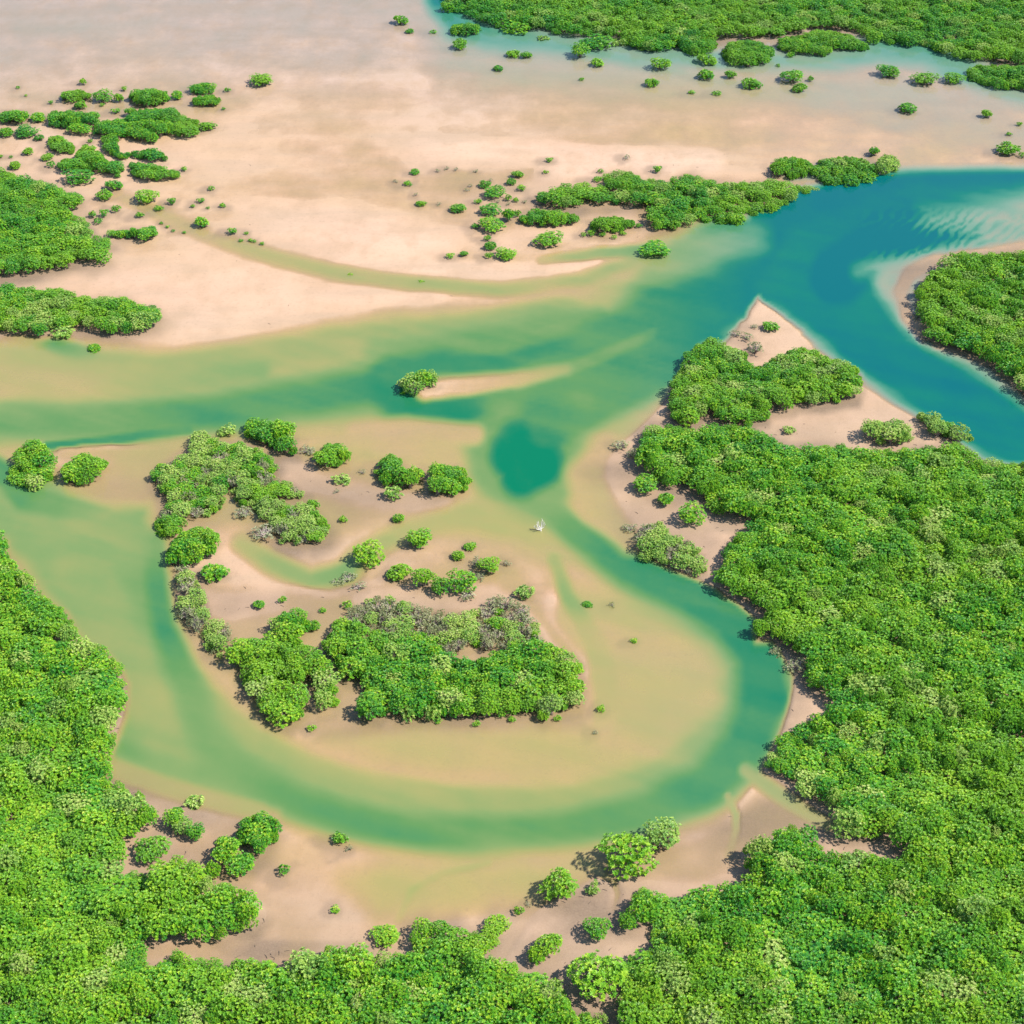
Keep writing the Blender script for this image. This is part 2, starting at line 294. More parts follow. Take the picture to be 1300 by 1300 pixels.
# water: silty, so what one sees is the bed through a film that grows opaque with depth
m_water, nt = mat('tidal_water')
pos = N(nt, 'ShaderNodeNewGeometry').outputs['Position']
v = attr(nt, 'tide'); bl = attr(nt, 'clear')  # clear: turquoise water, plus sky reflection painted into the far band
drift = noise(nt, pos, .10, 5, .6, (1, .45, 1)); dr2 = noise(nt, pos, .7, 3, .6)
v2 = math_(nt, 'ADD', v, math_(nt, 'MULTIPLY', math_(nt, 'SUBTRACT', drift, .5), .16))
v2 = math_(nt, 'ADD', v2, math_(nt, 'MULTIPLY', math_(nt, 'SUBTRACT', dr2, .5), .03))
green = ramp(nt, v2, [(.0, (.43, .315, .165)), (.18, (.42, .355, .135)), (.34, (.295, .31, .105)), (.50, (.17, .255, .085)), (.68, (.088, .205, .062)), (.84, (.032, .163, .066)), (1.0, (.0, .142, .066))])
teal = ramp(nt, v2, [(.0, (.42, .345, .27)), (.2, (.345, .35, .26)), (.45, (.17, .285, .20)), (.65, (.055, .21, .135)), (.86, (.003, .140, .10)), (1.0, (.0, .108, .116))])  # palest stops include some painted sky sheen
wc = mixc(nt, bl, green, teal)
op = ramp(nt, v2, [(.0, (0, 0, 0)), (.08, (.26,)*3), (.16, (.46,)*3), (.32, (.70,)*3), (.5, (.88,)*3), (.75, (1, 1, 1))])
di = N(nt, 'ShaderNodeBsdfDiffuse'); nt.links.new(wc, di.inputs[0])
tr = N(nt, 'ShaderNodeBsdfTransparent')
mx = N(nt, 'ShaderNodeMixShader'); nt.links.new(op, mx.inputs[0]); nt.links.new(tr.outputs[0], mx.inputs[1]); nt.links.new(di.outputs[0], mx.inputs[2])
gl = N(nt, 'ShaderNodeBsdfGlossy'); gl.inputs['Roughness'].default_value = .07
fr = N(nt, 'ShaderNodeFresnel'); fr.inputs['IOR'].default_value = 1.33
b2 = N(nt, 'ShaderNodeBump'); b2.inputs['Strength'].default_value = .2; b2.inputs['Distance'].default_value = .05
nt.links.new(math_(nt, 'ADD', noise(nt, pos, 1.6, 3, .6, (1, 1.8, 1)), noise(nt, pos, .35, 2, .5)), b2.inputs['Height'])
nt.links.new(b2.outputs[0], gl.inputs['Normal'])
m2 = N(nt, 'ShaderNodeMixShader'); film = ramp(nt, v2, [(.0, (0, 0, 0)), (.09, (1, 1, 1))]); nt.links.new(math_(nt, 'MULTIPLY', fr.outputs[0], film), m2.inputs[0]); nt.links.new(mx.outputs[0], m2.inputs[1]); nt.links.new(gl.outputs[0], m2.inputs[2])
out = N(nt, 'ShaderNodeOutputMaterial'); nt.links.new(m2.outputs[0], out.inputs[0])

def leaf_mat(name, stops, var, transl=.22):
    m, nt = mat(name)
    t = attr(nt, 'tint')
    rnd = N(nt, 'ShaderNodeObjectInfo').outputs['Random']
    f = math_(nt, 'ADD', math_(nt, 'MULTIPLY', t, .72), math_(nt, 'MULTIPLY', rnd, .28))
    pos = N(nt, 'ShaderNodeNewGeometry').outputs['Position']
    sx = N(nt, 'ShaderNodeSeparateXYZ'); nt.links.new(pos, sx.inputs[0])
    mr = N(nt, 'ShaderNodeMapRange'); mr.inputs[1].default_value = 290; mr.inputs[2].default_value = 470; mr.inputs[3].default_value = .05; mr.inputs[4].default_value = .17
    nt.links.new(sx.outputs[1], mr.inputs[0])      # leaf tint turns darker and less yellow towards the far stands
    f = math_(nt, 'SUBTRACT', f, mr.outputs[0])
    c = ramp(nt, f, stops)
    c = mixc(nt, math_(nt, 'MULTIPLY', ramp(nt, noise(nt, pos, .035, 3, .6), [(.42, (0, 0, 0)), (.66, (1, 1, 1))]), .5), c, var)
    b = N(nt, 'ShaderNodeBsdfPrincipled'); b.inputs['Roughness'].default_value = .42; b.inputs['Specular IOR Level'].default_value = .42
    nt.links.new(c, b.inputs['Base Color'])
    tl = N(nt, 'ShaderNodeBsdfTranslucent')
    nt.links.new(mixc(nt, .5, c, (.26, .44, .02)), tl.inputs[0])
    mx = N(nt, 'ShaderNodeMixShader'); mx.inputs[0].default_value = transl
    nt.links.new(b.outputs[0], mx.inputs[1]); nt.links.new(tl.outputs[0], mx.inputs[2])
    o = N(nt, 'ShaderNodeOutputMaterial'); nt.links.new(mx.outputs[0], o.inputs[0]); return m
GREEN = [(.0, (.018, .18, .045)), (.25, (.05, .285, .03)), (.5, (.14, .405, .022)), (.72, (.32, .55, .025)), (.9, (.49, .64, .05)), (1., (.56, .52, .09))]  # darkest stop is tealed, painting shade into the leaf colour
OLIVE = [(.0, (.06, .22, .05)), (.3, (.18, .38, .055)), (.6, (.38, .55, .09)), (.85, (.54, .62, .17)), (1., (.60, .54, .28))]
GREY = [(.0, (.17, .21, .10)), (.4, (.31, .34, .15)), (.7, (.44, .42, .23)), (1., (.52, .44, .33))]
m_green = leaf_mat('leaves_green', GREEN, (.31, .50, .03))
m_olive = leaf_mat('leaves_olive', OLIVE, (.30, .44, .10))
m_grey = leaf_mat('leaves_dry', GREY, (.28, .30, .18), .2)
def plain(name, c1, c2, sc):
    m, nt = mat(name); tc = N(nt, 'ShaderNodeTexCoord').outputs['Object']
    c = mixc(nt, noise(nt, tc, sc, 4, .6, (1, 1, .3)), c1, c2)
    b = N(nt, 'ShaderNodeBsdfPrincipled'); b.inputs['Roughness'].default_value = .85; nt.links.new(c, b.inputs['Base Color'])
    o = N(nt, 'ShaderNodeOutputMaterial'); nt.links.new(b.outputs[0], o.inputs[0]); return m
m_bark = plain('mangrove_bark', (.16, .12, .09), (.34, .27, .22), 5)
m_twig = plain('bare_twigs', (.30, .24, .21), (.52, .43, .39), 4)
m_white = plain('bleached_wood', (.62, .56, .48), (.82, .77, .70), 4)
m_litter = plain('drift_litter', (.07, .06, .05), (.20, .14, .11), 2)

# ------------------------------------------------------------------ setting
def link(name, me, parent=None):
    o = bpy.data.objects.new(name, me); COL.objects.link(o)
    if parent is not None: o.parent = parent
    return o
gx = np.concatenate([[-6000, -2500, -1200, -600, -300, -200, -140], np.arange(-100, 1401, 3.6), [1440, 1500, 1600, 1900, 2500, 3800, 7300]])
gy = np.concatenate([[-900, -860, -780, -660, -520, -400, -300, -220, -160, -120], np.arange(-90, 1381, 3.6), [1420, 1500, 1700, 2100, 2700]])
PX, PY = np.meshgrid(gx, gy)
V, MUD, BLUE = paint(PX, PY)
SKY_SHEEN = (1-sstep(20, 210, PY+60*fbm(PX/150, PY/90, 81, 3)))  # mask of the sky sheen painted on the far flats
GX, GY = ground(PX, PY)
def sheet(name, z, m, extra):
    R, C = PX.shape
    co = np.stack([GX, GY, z], -1).reshape(-1, 3)
    i = np.arange((R-1)*C).reshape(R-1, C)[:, :-1].ravel()
    q = np.stack([i+C, i+C+1, i+1, i], 1)
    me = bpy.data.meshes.new(name)
    me.vertices.add(len(co)); me.vertices.foreach_set('co', co.ravel())
    me.loops.add(q.size); me.loops.foreach_set('vertex_index', q.ravel().astype(np.int32))
    me.polygons.add(len(q)); me.polygons.foreach_set('loop_start', np.arange(0, q.size, 4, dtype=np.int32))
    me.update(calc_edges=True)
    me.polygons.foreach_set('use_smooth', np.ones(len(q), bool))
    for k, a in extra.items():
        at = me.attributes.new(k, 'FLOAT', 'POINT'); at.data.foreach_set('value', a.ravel().astype(np.float32))
    me.materials.append(m); return link(name, me)
o = sheet('ground', height(V), m_sand, {'tide': V, 'mud': MUD, 'clear': SKY_SHEEN}); o['kind'] = 'structure'
o['label'] = 'pinkish tidal sand flats, silt banks and creek beds'
o = sheet('water', np.zeros_like(V), m_water, {'tide': V, 'clear': BLUE}); o['kind'] = 'structure'
o['label'] = 'green and turquoise tidal water winding between the sand flats'

# ------------------------------------------------------------------ plant meshes
class MB_:
    def __init__(s): s.v = []; s.f = []; s.t = []
    def leafs(s, base, axis, n, length, width, spread, tint, rnd):
        ax = axis/np.linalg.norm(axis)
        ref = np.array([0, 0, 1.]) if abs(ax[2]) < .9 else np.array([1., 0, 0])
        u = np.cross(ax, ref); u /= np.linalg.norm(u); w = np.cross(ax, u)
        ph0 = rnd.random()*6.28
        for k in range(n):
            ph = ph0+k*2.399; tilt = spread*(.25+.75*math.sqrt((k+.5)/n))
            rad = math.cos(ph)*u+math.sin(ph)*w
            d = math.cos(tilt)*ax+math.sin(tilt)*rad
            side = np.cross(d, ax); nn = np.linalg.norm(side)
            side = side/nn if nn > 1e-3 else u
            side = side+.35*(rnd.random(3)-.5)
            L = length*(.75+.5*rnd.random()); W = width*(.75+.5*rnd.random())
            b = base+rad*.06*length+.10*L*(rnd.random(3)-.5)
            nrm = np.cross(side, d); 
            i = len(s.v)
            s.v += [b, b+.5*L*d+.5*W*side+.08*L*nrm, b+L*d-.12*L*nrm, b+.5*L*d-.5*W*side+.08*L*nrm]
            s.f.append((i, i+1, i+2, i+3)); s.t.append(float(np.clip(tint+.35*(rnd.random()-.5), 0, 1)))
    def tube(s, pts, r0, r1, n=5, tint=.5):
        pts = [np.asarray(p, float) for p in pts]; m = len(pts); first = len(s.v)
        for i, p in enumerate(pts):
            d = pts[min(i+1, m-1)]-pts[max(i-1, 0)]; d = d/(np.linalg.norm(d)+1e-9)
            ref = np.array([0, 0, 1.]) if abs(d[2]) < .9 else np.array([1., 0, 0])
            u = np.cross(d, ref); u /= np.linalg.norm(u); w = np.cross(d, u)
            r = r0+(r1-r0)*i/(m-1)
            for k in range(n):
                a = 6.2832*k/n; s.v.append(p+r*(math.cos(a)*u+math.sin(a)*w))
        for i in range(m-1):
            for k in range(n):
                a = first+i*n+k; b = first+i*n+(k+1) % n
                s.f.append((a, b, b+n, a+n)); s.t.append(tint)
        s.f.append(tuple(first+(m-1)*n+k for k in range(n))); s.t.append(tint)
    def mesh(s, name, m):
        me = bpy.data.meshes.new(name); me.from_pydata([tuple(map(float, p)) for p in s.v], [], s.f)
        at = me.attributes.new('tint', 'FLOAT', 'FACE'); at.data.foreach_set('value', np.array(s.t, np.float32))
        for x in (m if isinstance(m, (list, tuple)) else [m]): me.materials.append(x)
        return me
def crown(rnd, R, H, h0, lobes, ros, leaves, ll, lw, keep=1.0):
    """uneven crown: lobes of branch tips, each tip a rosette of leaves"""
    b = MB_(); tips = []
    cs = [(np.array([0, 0, h0+(H-h0)*.52]), .62*R)]
    for k in range(lobes):
        a = k*2.399+rnd.random()*.8; rr = R*(.36+.26*rnd.random())
        z = h0+(H-h0)*(.22+.55*rnd.random())
        cs.append((np.array([math.cos(a)*rr, math.sin(a)*rr, z]), R*(.36+.16*rnd.random())))
    vz = (H-h0)/(1.7*R)
    for ci, (c, r) in enumerate(cs):
        n = int(ros*(1.5 if ci == 0 else 1)); lt = rnd.random()
        for k in range(n):
            z = 1-2*(k+.5)/n*.86; ph = k*2.399+rnd.random()
            q = math.sqrt(max(0, 1-z*z)); d = np.array([q*math.cos(ph), q*math.sin(ph), z])
            if rnd.random() > keep: continue
            rad = r*(.60+.52*rnd.random()+(.30*rnd.random() if rnd.random() < .22 else 0))
            p = c+d*rad*np.array([1, 1, min(1.0, vz*.9)])
            if p[2] < h0*.6: p[2] = h0*.6+.2*rnd.random()
            if p[2] > H: p[2] = H-.12*R*rnd.random()
            # inside another lobe -> hidden, skip most
            if any(j != ci and np.linalg.norm((p-c2)/np.array([1, 1, max(.5, min(1, vz*.9))])) < r2*.72 for j, (c2, r2) in enumerate(cs)) and rnd.random() < .8: continue
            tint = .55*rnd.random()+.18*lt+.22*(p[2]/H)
            if rnd.random() < .06: tint = .95
            ax = d*.65+np.array([0, 0, .75])+.35*(rnd.random(3)-.5)
            b.leafs(p, ax, leaves, ll, lw, 1.2, tint, rnd); tips.append(p)
    return b, tips
def stems(b, rnd, R, H, h0, n, r):
    for k in range(n):
        a = k*6.2832/n+rnd.random(); e = R*(.3+.4*rnd.random())
        p1 = np.array([.12*R*math.cos(a), .12*R*math.sin(a), h0*.7])
        p2 = np.array([e*math.cos(a), e*math.sin(a), h0+(H-h0)*(.45+.25*rnd.random())])
        b.tube([(0, 0, -.3), p1, .5*p1+.5*p2+np.array([0, 0, .1*H]), p2], r, r*.3)
        # prop root arching down to the mud
        q = R*(.22+.2*rnd.random()); a2 = a+.6
        b.tube([p1*.9, (.6*q*math.cos(a2), .6*q*math.sin(a2), h0*.55), (q*math.cos(a2), q*math.sin(a2), -.3)], r*.45, r*.3, 4)
def twigs(b, rnd, tips, R, H, n, r):
    for k in range(n):
        if not len(tips): break
        t = tips[int(rnd.random()*len(tips))]*(1.0+.08*rnd.random())
        m = t*np.array([.55, .55, .6])+.15*R*(rnd.random(3)-.5)
        b.tube([np.array([0, 0, .05*H]), m, t], r, r*.35, 4)
PROTO = {}
TR, TH = 2.4, 4.4
def mk_tree(kind, i, m, keep=1.0):
    rnd = np.random.default_rng(100+hash_(kind)+i)
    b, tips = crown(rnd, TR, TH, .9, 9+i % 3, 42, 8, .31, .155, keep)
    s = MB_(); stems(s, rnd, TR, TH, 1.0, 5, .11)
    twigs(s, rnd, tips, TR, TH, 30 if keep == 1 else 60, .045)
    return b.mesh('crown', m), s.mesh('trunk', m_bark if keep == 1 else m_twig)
def hash_(s): return sum(ord(c)*(k+1) for k, c in enumerate(s)) % 997
def mk_bush(kind, i, m, R, H, lobes, ros, leaves, ll, lw, ntw, keep=1.0, tw=None):
    rnd = np.random.default_rng(300+hash_(kind)+i)
    b, tips = crown(rnd, R, H, .12*H, lobes, ros, leaves, ll, lw, keep)
    s = MB_(); stems(s, rnd, R, H, .12*H, 4, .05*R); twigs(s, rnd, tips, R, H, ntw, .03*R)
    return b, s, tw or m_bark
PROTO['tree'] = [mk_tree('tree', i, m_green) for i in range(6)]
PROTO['olive'] = [mk_tree('olive', i, m_olive, .86) for i in range(4)]
BR, BH = 1.5, 1.9
def two(kind, n, m, *a, **k):
    r = []
    for i in range(n):
        b, s, tw = mk_bush(kind, i, m, *a, **k); r.append((b.mesh('crown', m), s.mesh('stems', tw)))
    return r
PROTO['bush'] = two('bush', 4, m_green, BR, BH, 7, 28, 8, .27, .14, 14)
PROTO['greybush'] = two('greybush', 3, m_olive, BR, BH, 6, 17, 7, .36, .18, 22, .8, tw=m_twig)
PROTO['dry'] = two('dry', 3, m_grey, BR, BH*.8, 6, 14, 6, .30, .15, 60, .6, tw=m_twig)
def one(kind, n, m, R, H, *a, **k):
    r = []
    for i in range(n):
        b, s, tw = mk_bush(kind, i, m, R, H, *a, **k)
        nf = len(b.f); off = len(b.v)
        b.v += s.v; b.f += [tuple(q+off for q in f) for f in s.f]; b.t += s.t
        me = b.mesh(kind, [m, tw])
        me.polygons.foreach_set('material_index', np.array([0]*nf+[1]*len(s.f), np.int32)); r.append(me)
    return r
SR, SH = .8, .9
PROTO['sprig'] = one('sprig', 3, m_green, SR, SH, 4, 9, 6, .26, .14, 5)
PROTO['tuft'] = one('tuft', 2, m_grey, SR, SH*.7, 4, 8, 5, .22, .10, 22, .7, tw=m_twig)
DIM = {'tree': (TR, TH), 'olive': (TR, TH), 'bush': (BR, BH), 'greybush': (BR, BH), 'dry': (BR, BH*.8), 'sprig': (SR, SH), 'tuft': (SR, SH*.7)}
NAME = {'tree': 'mangrove_tree', 'olive': 'mangrove_tree', 'bush': 'mangrove_bush', 'greybush': 'mangrove_bush', 'dry': 'dry_shrub', 'sprig': 'mangrove_seedling', 'tuft': 'dry_tuft'}
CAT = {'tree': 'mangrove tree', 'olive': 'mangrove tree', 'bush': 'mangrove bush', 'greybush': 'mangrove bush', 'dry': 'shrub', 'sprig': 'seedling', 'tuft': 'shrub'}
CROWNS = {}
COUNT = {}
def plant(kind, x, y, z, R, H, label, group=None):
    R0, H0 = DIM[kind]; P = PROTO[kind]; j = COUNT.get(kind, 0); COUNT[kind] = j+1
    pr = P[j % len(P)]
    if isinstance(pr, tuple):
        o = link(NAME[kind], None); o.empty_display_size = .5
        c = link('crown', pr[0], o); link('trunk' if kind in ('tree', 'olive') else 'stems', pr[1], o)
        CROWNS.setdefault((kind, j % len(P)), c)
    else:
        o = link(NAME[kind], pr)
    o.location = (x, y, z); o.rotation_euler = (0, 0, random.random()*6.283)
    k = R/R0; o.scale = (k*random.uniform(.93, 1.07), k*random.uniform(.93, 1.07), H/H0)
    o['label'] = label; o['category'] = CAT[kind]
    if group: o['group'] = group
    return o

# ------------------------------------------------------------------ filling a wood with trees
def fill(polygon, passes, tries, holes=(), avoid=None):
    "dart throwing; a tree stands where its whole crown stays inside the traced canopy outline"
    xs = [p[0] for p in polygon]; ys = [p[1] for p in polygon]
    gx_, gy_ = ground(np.array([min(xs), max(xs), min(xs), max(xs)]), np.array([min(ys), min(ys), max(ys)+25, max(ys)+25]))
    x0, x1, y0, y1 = gx_.min(), gx_.max(), gy_.min(), gy_.max()
    res = list(avoid or []); keep = []; cell = {}
    for q in res: cell.setdefault((int(q[0]//4), int(q[1]//4)), []).append(q)
    area = (x1-x0)*(y1-y0)
    for (ra, rb, ha, hb, sp) in passes:
        n = int(min(60000, max(400, area/(ra*ra)*tries)))
        X = RNG.uniform(x0, x1, n); Y = RNG.uniform(y0, y1, n); R = RNG.uniform(ra, rb, n); H = RNG.uniform(ha, hb, n)
        ok = np.ones(n, bool)
        for dx, dy, dz in ((-.8, 0, .5), (.8, 0, .5), (0, .45, .93), (0, -.75, .3), (.5, -.5, .4), (-.5, -.5, .4), (.5, .3, .85), (-.5, .3, .85)):
            a, b, _ = project(X+dx*R, Y+dy*R, dz*H); ok &= inside(a, b, polygon)
            for hp in holes: ok &= ~inside(a, b, hp)
        for i in np.nonzero(ok)[0]:
            x, y, r, h = X[i], Y[i], R[i], H[i]; cx, cy = int(x//4), int(y//4); good = True
            for a in (-1, 0, 1):
                for b in (-1, 0, 1):
                    for q in cell.get((cx+a, cy+b), ()):
                        if (q[0]-x)**2+(q[1]-y)**2 < (sp*(q[2]+r))**2: good = False; break
                    if not good: break
                if not good: break
            if good:
                t = (x, y, r, h); keep.append(t); cell.setdefault((cx, cy), []).append(t)
    return keep
def zat(pts):
    a, b, _ = project([p[0] for p in pts], [p[1] for p in pts], np.zeros(len(pts)))
    v, _, _ = paint(a, b); return height(v), a, b
BIG = [(2.0, 3.1, 3.1, 5.2, .56), (1.4, 2.0, 2.6, 4.6, .58), (.9, 1.3, 1.8, 3.2, .62)]

def pick(kinds):
    r = random.random()*sum(w for _, w in kinds)
    for k, w in kinds:
        r -= w
        if r <= 0: return k
    return kinds[-1][0]
def scaled(k, r): return 'bush' if (k == 'tree' and r < 1.5) else ('greybush' if (k == 'olive' and r < 1.5) else k)
UNDER = []; GROVE = []
def clump(polygon, passes, kinds, label, group, tries=4, holes=(), one=False, rmin=2.0):
    T = fill(polygon, passes, tries, holes)
    if not T: print('EMPTY clump', label); return
    z, _, _ = zat(T)
    if not one:
        for t, zz in zip(T, z):
            k = pick(kinds)
            if t[2] < rmin: UNDER.append((t, k))
            else: GROVE.append(t); plant(k, t[0], t[1], min(zz, .3), t[2], t[3], label, group)
        return
    o = link('mangrove_clump', None); o.empty_display_size = .5
    mx_ = sum(t[0] for t in T)/len(T); my_ = sum(t[1] for t in T)/len(T); mz = float(min(z.min(), .3))
    o.location = (mx_, my_, mz); o['label'] = label.replace('mangrove tree in the ', '').replace('mangrove in the ', ''); o['category'] = 'mangrove clump'
    for (x, y, r, h), zz in zip(T, z):
        k = scaled(pick(kinds), r); R0, H0 = DIM[k]; pr = PROTO[k][int(random.random()*len(PROTO[k]))]
        for nm, me in (('crown', pr[0]), ('trunk', pr[1])):
            c = link(nm, me, o); c.location = (x-mx_, y-my_, float(min(zz, .3))-mz); c.rotation_euler = (0, 0, x*7.3 % 6.28); c.scale = (r/R0, r/R0, h/H0)

# foreground woods: the nearest 300 trees stand as individuals, the rest of each wood is one object
def stuff(name, pts, kinds, label, each=None):
    z, a, b = zat(pts)
    kinds = {k: w for k, w in kinds.items() if w > 0}; src = [c for k, c in CROWNS.items() if k[0] in kinds]
    ks = [k for k in CROWNS if k[0] in kinds]
    me = bpy.data.meshes.new(name)
    me.from_pydata([(p[0], p[1], float(min(zz, .3))) for p, zz in zip(pts, z)], [], [])
    n = len(pts); idx = []
    wt = np.array([kinds[k[0]] for k in ks], float); cs = [sum(1 for q in ks if q[0] == k[0]) for k in ks]; wt = wt/np.array(cs); wt /= wt.sum()
    idx = RNG.choice(len(ks), n, p=wt)
    if each: idx = np.array([random.choice([q for q, c in enumerate(ks) if c[0] == e]) for e in each])
    sc = np.zeros((n, 3)); rt = np.zeros((n, 3)); rt[:, 2] = RNG.uniform(0, 6.283, n)
    for i, p in enumerate(pts):
        R0, H0 = DIM[ks[idx[i]][0]]; sc[i] = (p[2]/R0, p[2]/R0, p[3]/H0)
    me.attributes.new('idx', 'INT', 'POINT').data.foreach_set('value', idx.astype(np.int32))
    me.attributes.new('scl', 'FLOAT_VECTOR', 'POINT').data.foreach_set('vector', sc.astype(np.float32).ravel())
    me.attributes.new('rot', 'FLOAT_VECTOR', 'POINT').data.foreach_set('vector', rt.astype(np.float32).ravel())
    o = link(name, me); o['kind'] = 'stuff'; o['label'] = label; o['category'] = 'mangrove wood'
    g = bpy.data.node_groups.new(name, 'GeometryNodeTree')
    g.interface.new_socket('Geometry', in_out='INPUT', socket_type='NodeSocketGeometry')
    g.interface.new_socket('Geometry', in_out='OUTPUT', socket_type='NodeSocketGeometry')
    gi = g.nodes.new('NodeGroupInput'); go = g.nodes.new('NodeGroupOutput')
    jn = g.nodes.new('GeometryNodeJoinGeometry')
    for c in reversed(src):
        oi = g.nodes.new('GeometryNodeObjectInfo'); oi.transform_space = 'ORIGINAL'
        oi.inputs['Object'].default_value = c; oi.inputs['As Instance'].default_value = True
        g.links.new(oi.outputs['Geometry'], jn.inputs[0])
    def na(nm, ty):
        q = g.nodes.new('GeometryNodeInputNamedAttribute'); q.data_type = ty; q.inputs['Name'].default_value = nm; return q.outputs['Attribute']
    ip = g.nodes.new('GeometryNodeInstanceOnPoints')
    g.links.new(gi.outputs[0], ip.inputs['Points']); g.links.new(jn.outputs[0], ip.inputs['Instance'])
    ip.inputs['Pick Instance'].default_value = True
    g.links.new(na('idx', 'INT'), ip.inputs['Instance Index'])
    er = g.nodes.new('FunctionNodeEulerToRotation'); g.links.new(na('rot', 'FLOAT_VECTOR'), er.inputs[0]); g.links.new(er.outputs[0], ip.inputs['Rotation'])
    g.links.new(na('scl', 'FLOAT_VECTOR'), ip.inputs['Scale'])
    g.links.new(ip.outputs[0], go.inputs[0])
    md_ = o.modifiers.new('trees', 'NODES'); md_.node_group = g
    print('stuff', name, n)

# ------------------------------------------------------------------ clumps, tree by tree
def clu(cx, cy, rx, ry, n=14):
    return [(cx+rx*math.cos(6.2832*i/n)*(1+.08*math.sin(3*i)), cy+ry*math.sin(6.2832*i/n)) for i in range(n)]
MIDP = [(2.0, 2.6, 2.7, 4.3, .58), (1.4, 1.9, 2.2, 3.6, .58), (.9, 1.3, 1.3, 2.2, .62)]
LOW = [(1.5, 2.1, 1.9, 3.0, .60), (.9, 1.3, 1.1, 1.9, .62), (.6, .85, .8, 1.2, .65)]
FARP = [(2.0, 2.9, 2.3, 4.2, .62), (1.2, 1.8, 1.5, 3.0, .64)]
clump(PU, MIDP, [('tree', .85), ('olive', .15)], 'mangrove tree in the thick grove just below the triangular sand spit', 'grove below the sand spit')
clump(CU, LOW, rmin=1.55, kinds=[('olive', .52), ('tree', .36), ('dry', .12)], label='olive mangrove tree in the ragged thicket at the island\'s upper left', group='ragged thicket on the island')
clump(CT, MIDP, [('tree', 1)], 'bright green mangrove clump at the upper tip of the island', '', one=True)
clump(CR, LOW, [('dry', .45), ('olive', .55)], 'pale greyish shrub in the strip along the island\'s left shore', 'pale strip on the left shore', rmin=1.5)
clump(CL, MIDP, [('tree', .75), ('olive', .25)], 'mangrove tree in the lower left grove of the island', 'lower left grove of the island', 4, [[(385,866),(398,858),(402,880),(392,888)]])
clump(CB, MIDP, [('tree', .88), ('olive', .12)], 'yellowish green mangrove tree in the broad block at the island\'s lower end', 'broad tree block on the island')
clump(CS, [(1.5, 1.9, 1.6, 2.6, .62), (.9, 1.2, 1.1, 1.8, .64)], [('olive', .30), ('dry', .64), ('tree', .06)], 'low grey green shrub in the scrub behind the island\'s broad tree block', 'grey scrub on the island', 3, rmin=1.5)
clump(BT, LOW, [('olive', .8), ('dry', .2)], 'pale olive thicket on the channel bank beside the mud clearing', '', one=True)
